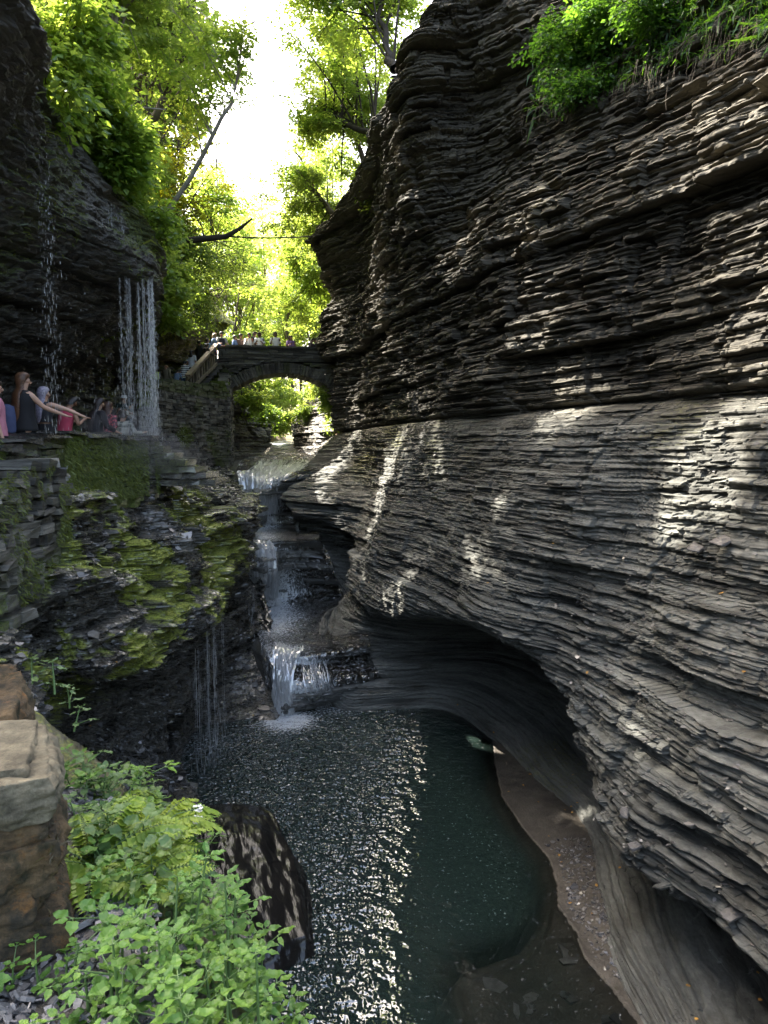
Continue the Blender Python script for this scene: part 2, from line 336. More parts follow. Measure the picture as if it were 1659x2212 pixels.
def moss_cliff(Q, N, V):
    q = fbm(V[..., 0] * .35, V[..., 1] * .35, V[..., 2] * .5 + 3, 4)
    m = sstep(.1, .5, q) * .35 * (.4 + .6 * smax(N[..., 2]))
    m += .5 * sstep(.12, .5, N[..., 2]) * np.exp(-((V[..., 2] - 7.2) / .8) ** 2) * sstep(-.3, .3, q)
    return np.clip(m, 0, 1)
def wet_cliff(Q, N, V):
    return np.clip(.35 * sstep(2.5, 0, V[..., 2]) + .3 * sstep(16, 24, V[..., 1]) * sstep(7.5, 3, V[..., 2]), 0, 1)
def post_cliff(Q, V, N):
    # water-worn bands that run round the bowl, following its rim
    tv = GRID['tv'][None, :] + 0 * V[..., 0]; x, y, z = V[..., 0], V[..., 1], V[..., 2]
    du, dv = np.gradient(V, axis=0), np.gradient(V, axis=1); M = np.cross(du, dv); M /= np.linalg.norm(M, axis=-1, keepdims=True) + 1e-9; M *= np.sign(np.sum(M * N))
    k = sstep(.6, 1.2, tv) * sstep(3.3, 2.5, tv)
    q = tv * 4.2 + .5 * n3(x * .5, y * .5, tv) + .15 * n3(x * 2.2, y * 2.2, tv)
    band = .5 * n3(0 * x + 3.3, .15 * x + .1 * y, q) + .3 * n3(0 * x + 8.1, .2 * x, q * 2.7) + .2 * n3(.4 * x, .4 * y, q * 6) - .35 * np.exp(-((q * 1.7) % 1 - .5) ** 2 / .004) * sstep(-.4, .3, n3(x * .6, y * .6, q * .4))
    crag = fbm(x * 1.0, y * 1.0, z * 1.5, 5, .6) * .22 * sstep(7.9, 8.8, z) + fbm(x * .9 + 9, y * .9, z * 1.3, 4) * .10 * sstep(7.7, 7.0, z) * sstep(4.6, 5.2, tv)
    return Q + M * (k * band * .13)[..., None] + N * crag[..., None]
rock_sheet('cliff', RC, M_CLIFF, 1, Mix(S_LOW, S_MAIN, 7.6, 7.9), AMP_R, moss_cliff, wet_cliff, step=2.3, lo=40, hi=420, rough=.035, post=post_cliff)

# left mossy slope below the path wall; rows: in top s1 s2 s3 lip under mid deb base base0
def b0(q): return (q[0] + .1, q[1], -2.5)
LS = []
def colL(pts):
    a = [P(*q) if len(q) == 3 and abs(q[0]) > 20 or (len(q) == 3 and q[0] in (0,)) else q for q in pts]
    t = a[0]
    LS.append([(t[0] - 2.2, t[1], t[2] - .55)] + a + [b0(a[-1])])
Wd = lambda x, y, z: ('w', x, y, z)
def colL(pts):
    a = [(q[1], q[2], q[3]) if q[0] == 'w' else P(*q) for q in pts]
    t = a[0]
    LS.append([(t[0] - 2.4, t[1], t[2] - .6)] + a + [b0(a[-1])])
colL([Wd(-3.4, 1.5, 5.0), Wd(-3.0, 1.6, 4.5), Wd(-2.8, 1.8, 3.9), Wd(-2.7, 2.2, 3.3), Wd(-2.6, 2.6, 2.7), Wd(-2.6, 2.8, 2.1), Wd(-2.6, 3, 1.5), Wd(-2.4, 3.2, .8), Wd(-2.0, 3.4, .1)])
colL([Wd(-3.9, 5.0, 5.2), Wd(-3.7, 5.2, 4.6), Wd(-3.6, 5.4, 4.0), Wd(-3.5, 5.8, 3.4), Wd(-3.4, 6.3, 2.8), Wd(-3.4, 6.8, 2.2), Wd(-3.4, 7.2, 1.6), Wd(-3.2, 7.6, .8), Wd(-2.7, 8.2, .1)])
colL([(-60, 1120, 8.4), (0, 1200, 8.6), (30, 1330, 9), (60, 1420, 9.3), (100, 1480, 9.6), (130, 1540, 10.2), (150, 1600, 10.6), (190, 1655, 10.9), (420, 1760, 12.2)])
colL([(130, 1068, 10.5), (150, 1160, 10.6), (180, 1270, 10.4), (205, 1370, 10.3), (228, 1448, 10.2), (240, 1500, 11.8), (250, 1560, 12.3), (275, 1610, 12.2), (400, 1700, 13.2)])
colL([(240, 1056, 12.6), (270, 1140, 12.7), (300, 1240, 12.4), (330, 1340, 12.2), (352, 1425, 12.1), (350, 1480, 13.4), (352, 1560, 13.8), (368, 1615, 13.8), (385, 1655, 14.2)])
colL([(345, 1052, 15.4), (375, 1110, 15.3), (405, 1180, 15.1), (440, 1260, 15.0), (470, 1322, 14.9), (455, 1370, 15.9), (435, 1470, 16.5), (410, 1550, 16.6), (398, 1622, 16.5)])
colL([(395, 1058, 17.5), (425, 1095, 17.6), (455, 1140, 17.7), (474, 1185, 17.8), (482, 1240, 17.9), (478, 1320, 18.4), (480, 1410, 18.8), (488, 1500, 18.6), (500, 1582, 17.6)])
colL([(435, 1062, 20.5), (472, 1082, 20.8), (500, 1105, 21), (524, 1130, 21.2), (541, 1160, 21.3), (541, 1240, 21.5), (548, 1340, 21.3), (570, 1440, 19.8), (608, 1556, 18.0)])
colL([(425, 1020, 24.5), (465, 1030, 25), (497, 1042, 25.5), (520, 1062, 26), (529, 1085, 26.2), (520, 1105, 27), (530, 1140, 27.2), (545, 1170, 26), (552, 1200, 25.2)])
colL([(420, 995, 28), (450, 1000, 28.5), (475, 1004, 29), (500, 1010, 29.5), (508, 1020, 29.5), (505, 1035, 29.5), (510, 1045, 29.2), (515, 1052, 29), (520, 1062, 28.8)])
AMP_L = [.1, .4, 1.0, 1.1, 1.1, .9, .8, .8, .45, .4, .3]
def moss_slope(Q, N, V):
    q = fbm(V[..., 0] * .9, V[..., 1] * .55, V[..., 2] * .45 + 11, 4); q2 = fbm(V[..., 0] * 3, V[..., 1] * 3, V[..., 2] * 1.5, 3)
    hi = sstep(2.4, 3.6, V[..., 2]); near = sstep(23, 17, V[..., 1])
    return np.clip(sstep(-.16, .22, q + .8 * q2 - .03) * hi * near * (.45 + .55 * sstep(-.2, .5, N[..., 2])) + .8 * sstep(-5.2, -4.6, -np.abs(V[..., 0] + 9.4)) * 0, 0, 1)
rock_sheet('rock_slope', LS, M_WETROCK, -1, S_SLOPE, AMP_L, moss_slope, lambda Q, N, V: np.clip(.9 + 0 * V[..., 0], 0, 1), step=2.5, lo=5, hi=300, rough=.07)

# overhanging wall behind the path; rows: foot mid over lip top back slope1 slope2
LW = []
def colW(pts):
    a = [(q[1], q[2], q[3]) if q[0] == 'w' else P(*q) for q in pts]
    t = a[-1]
    LW.append([(a[0][0], a[0][1], a[0][2] - 1.2)] + a + [(t[0] - 4, t[1] + 1.5, t[2] + 3.6), (t[0] - 14, t[1] + 4, t[2] + 13)])
colW([Wd(-5.4, 3, 5.5), Wd(-5.6, 3, 7.5), Wd(-5.3, 3, 10), Wd(-4.6, 3, 13), Wd(-4.8, 3.3, 14.5), Wd(-6.5, 3.8, 16)])
colW([Wd(-7.2, 8, 6), Wd(-7.3, 8, 8), Wd(-6.6, 8.2, 10), (2, 30, 8.6), (5, -20, 8.9), (8, -60, 10)])
colW([Wd(-7.5, 10.5, 6.3), Wd(-7.5, 10.5, 8), Wd(-6.9, 10.6, 9.8), (48, 225, 10.6), (68, 185, 10.8), (72, 160, 11.8)])
colW([Wd(-7.5, 12.5, 6.6), Wd(-7.5, 12.5, 8.2), P and ('w', *P(95, 600, 13.0)), (118, 440, 12.4), (126, 300, 12.8), (140, 275, 14)])
colW([Wd(-7.4, 14.2, 6.9), Wd(-7.3, 14.2, 8.4), (190, 640, 14.4), (222, 520, 13.8), (216, 408, 14.2), (230, 392, 15.2)])
colW([Wd(-7.2, 15.6, 7.2), Wd(-7.1, 15.6, 8.6), (245, 660, 15.4), (282, 585, 14.6), (258, 448, 15.0), (266, 428, 16.2)])
colW([Wd(-7.3, 17.2, 7.0), Wd(-7.3, 17.2, 8.8), (292, 680, 16.8), (325, 612, 15.6), (312, 545, 16.2), (318, 530, 17.4)])
colW([Wd(-8.3, 21.5, 7.4), Wd(-8.3, 21.5, 9.2), (316, 715, 19.5), (338, 662, 17.6), (333, 630, 18.4), (334, 615, 20)])
colW([Wd(-10.4, 27, 8.0), (262, 820, 27), (322, 735, 25.5), (352, 702, 23.5), (352, 675, 24), (350, 655, 26)])
colW([(282, 885, 31), (288, 800, 32), (335, 745, 32), (385, 705, 30), (395, 680, 30.5), (398, 660, 32)])
colW([(345, 835, 34), (352, 795, 34.5), (385, 755, 35), (436, 718, 34), (452, 698, 34.5), (462, 675, 36)])
colW([(455, 760, 38), (465, 745, 38.5), (478, 728, 39), (490, 712, 38.5), (497, 700, 39), (500, 690, 40)])
AMP_W = [.3, .6, 1.0, .75, .6, .5, .4, .3, .3]
def moss_wall(Q, N, V):
    q = fbm(V[..., 0] * .7, V[..., 1] * .7, V[..., 2] * .4 + 5, 4)
    a = sstep(.15, .6, N[..., 2]) * sstep(9.3, 10.5, V[..., 2]) * sstep(-.3, .2, q)
    return np.clip(a + .55 * sstep(0, .35, q) * sstep(13.5, 16, V[..., 1]) + .3 * sstep(.1, .4, q), 0, 1)
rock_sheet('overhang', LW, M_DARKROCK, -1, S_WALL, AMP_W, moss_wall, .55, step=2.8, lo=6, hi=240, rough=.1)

# rock banks upstream, seen through the arch
def far_sheet(cols, side, mossf, seed, step=2.4):
    a = [[P(*q) if len(q) == 3 else q[:3] for q in c] for c in cols]
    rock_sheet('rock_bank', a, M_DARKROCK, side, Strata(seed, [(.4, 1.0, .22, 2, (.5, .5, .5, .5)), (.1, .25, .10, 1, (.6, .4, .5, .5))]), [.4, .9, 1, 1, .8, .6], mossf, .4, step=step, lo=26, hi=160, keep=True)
mz = lambda a, b: (lambda Q, N, V: np.clip(sstep(a, b, V[..., 2]) * .9 + 0 * N[..., 2], 0, 1))
far_sheet([[(480, 1010, 33), (480, 960, 33.5), (480, 920, 34), (480, 870, 34.5), (470, 820, 35), (460, 780, 36)],
           [(505, 1005, 34), (508, 960, 34.6), (512, 920, 35), (520, 880, 36), (520, 850, 37), (505, 800, 40)],
           [(545, 990, 36), (550, 965, 36.5), (555, 940, 37), (560, 915, 38), (550, 880, 40), (530, 820, 44)],
           [(582, 972, 39), (590, 958, 39.5), (597, 940, 40), (600, 918, 41), (592, 895, 43), (575, 840, 48)],
           [(590, 958, 44), (590, 948, 44.5), (588, 935, 45), (580, 915, 46), (570, 895, 48), (540, 850, 54)]], -1, mz(9.2, 10.2), 31)
far_sheet([[(735, 990, 34), (735, 960, 34.5), (735, 920, 35), (735, 880, 36), (735, 850, 37), (740, 800, 40)],
           [(690, 988, 36), (688, 960, 36.4), (690, 920, 37), (695, 890, 38), (700, 865, 39), (715, 810, 43)],
           [(655, 975, 39), (650, 955, 39.5), (652, 925, 40), (660, 895, 41), (668, 875, 42), (690, 830, 48)],
           [(640, 968, 42), (636, 950, 42.5), (638, 922, 43), (645, 900, 45), (652, 880, 47), (672, 845, 53)],
           [(632, 962, 47), (630, 945, 47.5), (632, 925, 48), (640, 905, 51), (648, 890, 53), (668, 860, 60)]], 1, mz(9.4, 10.6), 32)

# ------------------------------------------------------------------ stream bed with its steps
def zP(u, v, z): return P(u, v, z=z)
def row(*pts): return [P(a, b, z=c) if k == 'z' else P(a, b, c) for (k, a, b, c) in pts]
SB = [  # across: left .. right, downstream order
 row(('Y', 540, 962, 50), ('Y', 575, 958, 50), ('Y', 600, 955, 50), ('Y', 640, 955, 50), ('Y', 690, 955, 50)),
 row(('Y', 540, 968, 44), ('Y', 578, 964, 44), ('Y', 600, 964, 44), ('Y', 628, 964, 44), ('Y', 690, 966, 44)),
 row(('Y', 520, 985, 37), ('Y', 560, 985, 37), ('Y', 600, 985, 37), ('Y', 640, 985, 37), ('Y', 720, 985, 37)),
 row(('Y', 480, 1006, 31), ('Y', 545, 1000, 31), ('Y', 590, 1000, 31.4), ('Y', 640, 1000, 31.4), ('Y', 720, 998, 31.4)),
 row(('Y', 490, 1028, 28.8), ('Y', 528, 1022, 28.9), ('Y', 575, 1022, 29), ('Y', 628, 1018, 29.4), ('Y', 700, 1010, 29.6)),
 row(('Y', 500, 1050, 27.9), ('Y', 530, 1048, 28), ('Y', 562, 1064, 28), ('Y', 604, 1046, 28.2), ('Y', 690, 1020, 29)),
 row(('z', 505, 1140, 4.0), ('z', 536, 1136, 4.0), ('z', 566, 1134, 4.0), ('z', 605, 1128, 4.0), ('z', 690, 1120, 4.0)),
 row(('z', 520, 1150, 3.85), ('z', 545, 1150, 3.8), ('z', 575, 1150, 3.8), ('z', 610, 1150, 3.8), ('z', 690, 1150, 3.9)),
 row(('z', 520, 1170, 3.9), ('z', 550, 1170, 3.85), ('z', 575, 1172, 3.8), ('z', 610, 1168, 3.9), ('z', 690, 1165, 4.0)),
 row(('Y', 520, 1190, 23), ('Y', 548, 1192, 23.4), ('Y', 580, 1185, 23.8), ('Y', 615, 1180, 24.0), ('Y', 700, 1182, 24.4)),
 row(('z', 530, 1240, 2.7), ('z', 552, 1242, 2.8), ('z', 585, 1236, 2.9), ('z', 625, 1222, 3.0), ('z', 720, 1225, 3.0)),
 row(('z', 535, 1300, 1.62), ('z', 556, 1304, 1.6), ('z', 590, 1300, 1.6), ('z', 640, 1292, 1.75), ('z', 740, 1285, 1.9)),
 row(('z', 535, 1340, 1.4), ('z', 560, 1345, 1.35), ('z', 620, 1345, 1.35), ('z', 680, 1345, 1.4), ('z', 780, 1340, 1.6)),
 row(('Y', 522, 1388, 21.5), ('z', 592, 1392, 1.58), ('z', 625, 1404, 1.42), ('z', 690, 1404, 1.48), ('z', 800, 1390, 1.65)),
 row(('Y', 525, 1428, 21.0), ('z', 598, 1436, 1.28), ('z', 620, 1440, 1.15), ('z', 690, 1440, 1.1), ('z', 800, 1420, 1.2)),
 row(('Y', 535, 1498, 20.4), ('z', 606, 1498, .55), ('z', 625, 1495, .6), ('z', 700, 1480, .75), ('z', 820, 1460, .8)),
 row(('Y', 545, 1566, 19.6), ('z', 610, 1560, -.25), ('z', 640, 1552, -.25), ('z', 715, 1535, -.2), ('z', 850, 1512, -.2)),
 row(('z', 580, 1590, -2.2), ('z', 610, 1580, -2.2), ('z', 640, 1575, -2.2), ('z', 715, 1560, -2.2), ('z', 850, 1540, -2.2)),
]
S_BED = Strata(21, [(.2, .5, .16, 1.5, (.6, .5, .5, .5)), (.05, .14, .10, .8, (.6, .4, .6, .6))])
def sheet_rows(name, rows, mat, step=3, strata=None, amp=.5, wet=.9, kind='structure', attrs=None, zr=.04, smooth=False, lo=4, hi=150):
    C = np.array(rows, float); tu, tv = seg_ts(C, 0, step, lo, hi), seg_ts(C, 1, step, lo, hi)
    V = np.einsum('ai,ijk,bj->abk', crw(C.shape[0], tu), C, crw(C.shape[1], tv))
    A = {'lay': np.full(V.shape[:2], .4), 'moss': np.zeros(V.shape[:2]), 'wet': np.full(V.shape[:2], wet)}
    if strata is not None:
        d, lay = strata(V); A['lay'] = lay
        du, dv = np.gradient(V, axis=0), np.gradient(V, axis=1); N = np.cross(dv, du); N /= np.linalg.norm(N, axis=-1, keepdims=True) + 1e-9
        N *= np.sign(N[..., 2:3].mean()); k = 1 - smax(N[..., 2]) ** 3
        V[..., 0] += .3 * d * amp * k; V[..., 1] -= d * amp * k; V[..., 2] -= .05 * (1 - k)
        V[..., 2] += fbm(V[..., 0] * 2, V[..., 1] * 2, V[..., 2] * 2, 3) * zr
    return V, A, tag(mesh_np(name, V.reshape(-1, 3), grid_faces(*V.shape[:2], flip=True), mat, attrs=A, smooth=smooth), kind=kind)
sheet_rows('stream_bed', SB, M_CARVED, 2.2, S_BED, .75)
# ------------------------------------------------------------------ pool: floor, sand bank, water
def to_xy(pts, z=0.0): return np.array([P(u, v, z=z)[:2] for u, v in pts])
EDGE = to_xy([(955, 1530), (1030, 1558), (1064, 1590), (1068, 1650), (1083, 1720), (1130, 1792), (1185, 1855), (1203, 1915), (1195, 1985), (1150, 2048), (1030, 2088), (1010, 2115), (1040, 2212), (1060, 2400), (1090, 2900)])
SHORE = to_xy([(955, 1530), (1030, 1558), (1064, 1590), (1068, 1650), (1083, 1720), (1130, 1792), (1185, 1855), (1203, 1915), (1205, 1960), (1240, 2010), (1262, 2070), (1310, 2125), (1390, 2222), (1500, 2400), (1800, 2900)])
def poly_dist(x, y, L):
    best = np.full(x.shape, 1e9); sg = np.zeros(x.shape)
    for a, b in zip(L[:-1], L[1:]):
        d = b - a; t = np.clip(((x - a[0]) * d[0] + (y - a[1]) * d[1]) / (d @ d), 0, 1)
        px, py = x - a[0] - t * d[0], y - a[1] - t * d[1]; r = np.hypot(px, py)
        s = np.sign(d[0] * py - d[1] * px); m = r < best
        best = np.where(m, r, best); sg = np.where(m, s, sg)
    return best * sg        # positive = left of the direction of travel
def floor_z(x, y):
    e = poly_dist(x, y, EDGE); s = poly_dist(x, y, SHORE)    # travelling towards the camera: left = the right bank
    nz = fbm(x * 1.5, y * 1.5, 0 * x, 4)
    shelf = np.where(s > 0, .02 + .12 * sstep(0, .9, s) + .03 * nz, -.03 - .16 * sstep(0, .7, -s) + .05 * nz)
    return np.where(e > 0, shelf, np.minimum(shelf, -.05) * sstep(-.25, 0, e) - 2.4 * sstep(0.02, 1.3, -e) - .06 * sstep(0, .08, -e)), e, s
gx, gy = np.meshgrid(np.linspace(-6.5, 6, 420), np.linspace(3, 21, 520), indexing='ij')
fz, fe, fs = floor_z(gx, gy)
wv = n3(gx * 7, gy * 2, 0 * gx)
fz = fz + .012 * fbm(gx * 9, gy * 9, 0 * gx + 3, 3) + .02 * smax(n3(gx * 5, gy * 5, 0 * gx + 9) - .35) * (fe > 0)
M_SAND, t_, b_ = mat_new('sand')
q1 = noise(t_, 3, 6); q2 = noise(t_, 40, 5)
c_ = rgbmix(t_, mapr(t_, q1, .35, .65, 0, 1), (.058, .049, .039), (.11, .093, .072)); c_ = rgbmix(t_, mapr(t_, q2, .3, .7, 0, 1), rgbmix(t_, 1.0, c_, (.7, .7, .7), 'MULTIPLY'), c_)
t_.links.new(c_, b_.inputs['Base Color']); b_.inputs['Roughness'].default_value = .55
bu_ = t_.nodes.new('ShaderNodeBump'); bu_.inputs['Strength'].default_value = .5; bu_.inputs['Distance'].default_value = .03; t_.links.new(noise(t_, 22, 6), bu_.inputs['Height']); t_.links.new(bu_.outputs[0], b_.inputs['Normal'])
V = np.stack([gx, gy, fz], -1)
tag(mesh_np('sand_bank', V.reshape(-1, 3), grid_faces(*gx.shape, flip=True), M_SAND, smooth=True), kind='structure')

def mat_water(name, murk, ripple=1.0, scale=1.0, rough=.02, murkfac=None, ior=1.8, foamst=(1, 1, 1)):
    """a water sheet: sky and rock mirrored by Fresnel, the bed seen as far as the silt lets it ('silt' = share of light lost over the depth)"""
    m = bpy.data.materials.new(name); m.use_nodes = True; t = m.node_tree; t.nodes.clear()
    out = t.nodes.new('ShaderNodeOutputMaterial')
    tr = t.nodes.new('ShaderNodeBsdfTransparent'); tr.inputs[0].default_value = (.93, .96, .92, 1)
    df = t.nodes.new('ShaderNodeBsdfDiffuse'); df.inputs[0].default_value = (*murk, 1)
    gl = t.nodes.new('ShaderNodeBsdfGlossy'); gl.inputs['Roughness'].default_value = rough
    a1 = noise(t, 5.5 * scale, 1.2); a2 = noise(t, 1.6 * scale, 1); a3 = noise(t, 15 * scale, 1)
    rip = attr(t, 'ripple')
    bs = None
    for h, s_, d_ in ((a2, .85, .38), (a1, 1.0, .17), (a3, .12, .04)):
        bu = t.nodes.new('ShaderNodeBump'); t.links.new(h, bu.inputs['Height']); bu.inputs['Distance'].default_value = d_ * ripple / scale
        k = t.nodes.new('ShaderNodeMath'); k.operation = 'MULTIPLY'; t.links.new(rip, k.inputs[0]); k.inputs[1].default_value = s_; t.links.new(k.outputs[0], bu.inputs['Strength'])
        if bs is not None: t.links.new(bs, bu.inputs['Normal'])
        bs = bu.outputs[0]
    t.links.new(bs, gl.inputs['Normal'])
    fr = t.nodes.new('ShaderNodeFresnel'); fr.inputs['IOR'].default_value = ior; t.links.new(bs, fr.inputs['Normal'])
    m1 = t.nodes.new('ShaderNodeMixShader'); t.links.new(attr(t, 'silt'), m1.inputs[0]); t.links.new(tr.outputs[0], m1.inputs[1]); t.links.new(df.outputs[0], m1.inputs[2])
    fo = t.nodes.new('ShaderNodeBsdfDiffuse'); fo.inputs[0].default_value = (.75, .78, .8, 1)
    fn = t.nodes.new('ShaderNodeMath'); fn.operation = 'MULTIPLY_ADD'; fn.use_clamp = True
    t.links.new(attr(t, 'foam'), fn.inputs[0]); fn.inputs[1].default_value = 2.0; t.links.new(mapr(t, noise(t, 9 * scale, 6, rough=.7, stretch=foamst), .36, .64, -1.5, .2), fn.inputs[2])
    m0 = t.nodes.new('ShaderNodeMixShader'); t.links.new(fn.outputs[0], m0.inputs[0]); t.links.new(m1.outputs[0], m0.inputs[1]); t.links.new(fo.outputs[0], m0.inputs[2])
    m2 = t.nodes.new('ShaderNodeMixShader'); t.links.new(fr.outputs[0], m2.inputs[0]); t.links.new(m0.outputs[0], m2.inputs[1]); t.links.new(gl.outputs[0], m2.inputs[2])
    t.links.new(m2.outputs[0], out.inputs['Surface'])
    return m
M_POOL = mat_water('pool_water', (.018, .032, .027), 3.0, 1.5, rough=.06, ior=2.7)
depth = smax(-fz)
silt = 1 - np.exp(-depth * 1.7)
FALLP = np.array(P(622, 1556, z=0)[:2]); dF = np.hypot(gx - FALLP[0], gy - FALLP[1])
dT = np.hypot(gx - P(730, 1530, z=0)[0], gy - P(730, 1530, z=0)[1])
dC = np.hypot(gx - P(440, 1610, z=0)[0], gy - P(440, 1610, z=0)[1])
foam = np.clip(1.1 * np.exp(-(dF / .55) ** 2) + .45 * np.exp(-dF / 1.0) + .3 * np.exp(-(dT / .5) ** 2) + .3 * np.exp(-(dC / .8) ** 2), 0, 1)
rip = .05 + 1.0 * sstep(1.0, -1.7, gx - .10 * (gy - 12)) + .5 * np.exp(-(dF / 4) ** 2)
rip = rip * (.25 + .75 * sstep(.3, .5, silt))
tag(mesh_np('pool_water', np.stack([gx, gy, 0 * gx], -1).reshape(-1, 3), grid_faces(*gx.shape, flip=True), M_POOL, smooth=True, attrs={'silt': silt, 'foam': foam, 'ripple': rip}), kind='structure')
# ------------------------------------------------------------------ masonry
M_STONE = mat_rock('wall_stone', (.04, .038, .033), (.28, .265, .225), moss=(.10, .13, .02), rough=.8, fine=.8)
M_WETSTONE = mat_rock('wet_wall_stone', (.025, .023, .02), (.12, .112, .095), moss=(.12, .15, .02), rough=.6, wetrough=.2, fine=.8)
M_BRIDGE = mat_rock('bridge_stone', (.035, .034, .031), (.14, .135, .12), moss=(.08, .10, .02), rough=.8, fine=.8)
class Stones:
    def __init__(s, seed): s.m = MB(); s.lay, s.moss, s.wet = [], [], []; s.r = np.random.RandomState(seed)
    def stone(s, c, d, rot, jit=.012, lay=None, moss=0, wet=0):
        s.m.box(c, d, rot, jit, s.r); s.lay += [s.r.uniform(0, 1) if lay is None else lay] * 8; s.moss += [moss] * 8; s.wet += [wet] * 8
    def course_wall(s, line, zb, zt, th, hr, lr, prot=.03, jit=.012, moss=lambda p: 0, wet=0, skip=None):
        """line: plan points; zb, zt: functions of the distance along it; stones laid in courses"""
        L = np.array(line, float); seg = np.linalg.norm(np.diff(L, axis=0), axis=1); S = np.concatenate([[0], np.cumsum(seg)])
        def at(q):
            i = min(max(np.searchsorted(S, q) - 1, 0), len(seg) - 1); d = (L[i + 1] - L[i]) / seg[i]; return L[i] + d * (q - S[i]), d
        z = min(zb(q) for q in S); top = max(zt(q) for q in S)
        while z < top:
            h = s.r.uniform(*hr); q = -s.r.uniform(0, lr[0])
            while q < S[-1]:
                l = s.r.uniform(*lr) * (1 if s.r.rand() > .12 else 1.7); m = min(max(q + l / 2, 0), S[-1]); e0, e1 = max(q, 0), min(q + l, S[-1])
                if e1 - e0 > .03 and zb(m) - h * .6 < z and z + h * .55 < zt(m):
                    pt, d = at(m); n = np.array([d[1], -d[0]])
                    pr = s.r.uniform(-prot, prot); hh = h - s.r.uniform(.006, .016)
                    c = np.array([pt[0] - n[0] * (th / 2 - pr), pt[1] - n[1] * (th / 2 - pr), z + h / 2])
                    if skip is None or not skip(c, m):
                        a = math.atan2(d[1], d[0]) + s.r.normal(0, .07); ca, sa = math.cos(a), math.sin(a); ti = s.r.normal(0, .03)
                        s.stone(c, (e1 - e0 - .012, th, hh), [[ca, -sa, 0], [sa, ca, 0], [ti, 0, 1]], jit, None, moss(c), wet)
                q += l
            z += h
    def build(s, name, mat, parent=None):
        o = s.m.build(name, mat, parent, attrs={'lay': np.array(s.lay), 'moss': np.array(s.moss), 'wet': np.array(s.wet)})
        return o
def lerpf(xs, ys): return lambda q: float(np.interp(q, xs, ys))
nz1 = lambda c, k=1.0: float(n3(np.array(c[0] * k), np.array(c[1] * k), np.array(c[2] * k)))

# retaining wall under the stairs
pl = [(-7.9, 23.6), (-7.55, 25.5), (-7.0, 28.0), P(496, 900, 29.6)[:2]]
Lr = np.concatenate([[0], np.cumsum(np.linalg.norm(np.diff(np.array(pl), axis=0), axis=1))])
st = Stones(41)
st.course_wall(pl, lerpf(Lr, [7.0, 6.6, 6.4, 6.3]), lerpf(Lr, [9.35, 9.5, 9.55, 9.9]), .5, (.07, .16), (.16, .45), prot=.05, jit=.018,
               moss=lambda c: max(0, nz1(c, .8) * 1.2 - .1) + (.4 if c[2] > 9.1 else 0))
# the end of the wall turned in under the arch
st.course_wall([P(496, 900, 29.6)[:2], (-7.1, 33.5)], lambda q: 6.3, lambda q: 10.3, .4, (.08, .18), (.2, .5), prot=.04, jit=.015)
tag(st.build('retaining_wall', M_STONE), 'tall dry stone retaining wall holding up the stairs left of the arched bridge', 'stone wall')

# wall along the path
pl = [(-5.12, 9.3), (-5.02, 10.4), (-5.0, 11.6), (-4.9, 13.2), (-4.74, 14.75)]
Lr = np.concatenate([[0], np.cumsum(np.linalg.norm(np.diff(np.array(pl), axis=0), axis=1))])
pw = empty('path_wall', (-4.95, 12, 6.4)); bpy.context.view_layer.update()
tag(pw, 'mossy wet parapet wall beside the path where the thin waterfall lands', 'stone wall')
st = Stones(42)
mossw = lambda c: float(np.clip(.55 + 1.0 * nz1((c[0] * .5, c[1] * 1.6, c[2] * .35)), 0, 1))
st.course_wall(pl, lambda q: 5.9, lerpf(Lr, [6.95, 7.16, 7.24, 7.2, 7.2]), .45, (.06, .13), (.18, .5), prot=.045, jit=.016, moss=mossw, wet=.9)
for k in range(6):      # courses stepping out at the end of the wall
    z = 7.02 - .14 * k
    for j in range(4 + k):
        c = (-4.8 + .16 * j + .02 * k - .3, 14.7 + .20 * k + .02 * j, z)
        st.stone(c, (.19, .55 + .25 * k, .125), [[1, -.05, 0], [.05, 1, 0], [0, 0, 1]], .02, None, .35 if k < 4 else .15, 1)
def child(o, par):
    o.parent = par; o.matrix_parent_inverse = Matrix.Translation(-par.location) if par.rotation_euler.z == 0 else par.matrix_world.inverted(); return o
child(st.build('wall_body', M_WETSTONE), pw)
st = Stones(43); q = 0.0; CL = np.array(pl)
while q < Lr[-1]:
    l = st.r.uniform(.45, .9); m = min(q + l / 2, Lr[-1]); x, y = np.interp(m, Lr, CL[:, 0]), np.interp(m, Lr, CL[:, 1]); zt = np.interp(m, Lr, [6.95, 7.16, 7.24, 7.2, 7.2])
    a = math.atan2(.25 if m < 3 else 1, 0.0) + st.r.normal(0, .05); ca, sa = math.cos(a), math.sin(a)
    st.stone((x - .2, y, zt + .035 + st.r.uniform(-.02, .02)), (l, .6, .075), [[ca, -sa, 0], [sa, ca, 0], [st.r.normal(0, .03), 0, 1]], .03, None, .12, .95); q += l
child(st.build('coping', M_WETSTONE), pw)
pl = [(-4.25, 7.0), (-4.5, 8.6), (-4.6, 9.6), (-4.68, 10.3), (-4.95, 10.75)]
Lr = np.concatenate([[0], np.cumsum(np.linalg.norm(np.diff(np.array(pl), axis=0), axis=1))])
st = Stones(44)
st.course_wall(pl, lambda q: 4.9, lerpf(Lr, [6.5, 6.75, 6.86, 6.8, 6.7]), .55, (.05, .15), (.12, .42), prot=.09, jit=.03, moss=lambda c: float(np.clip(.5 + nz1(c, .8), 0, 1)) * (1.2 if c[2] < 6.2 else .9), wet=.6)
tag(st.build('dry_stone_wall', M_STONE), 'bulging dry stone wall of rough blocks below the two women, at the left edge', 'stone wall')

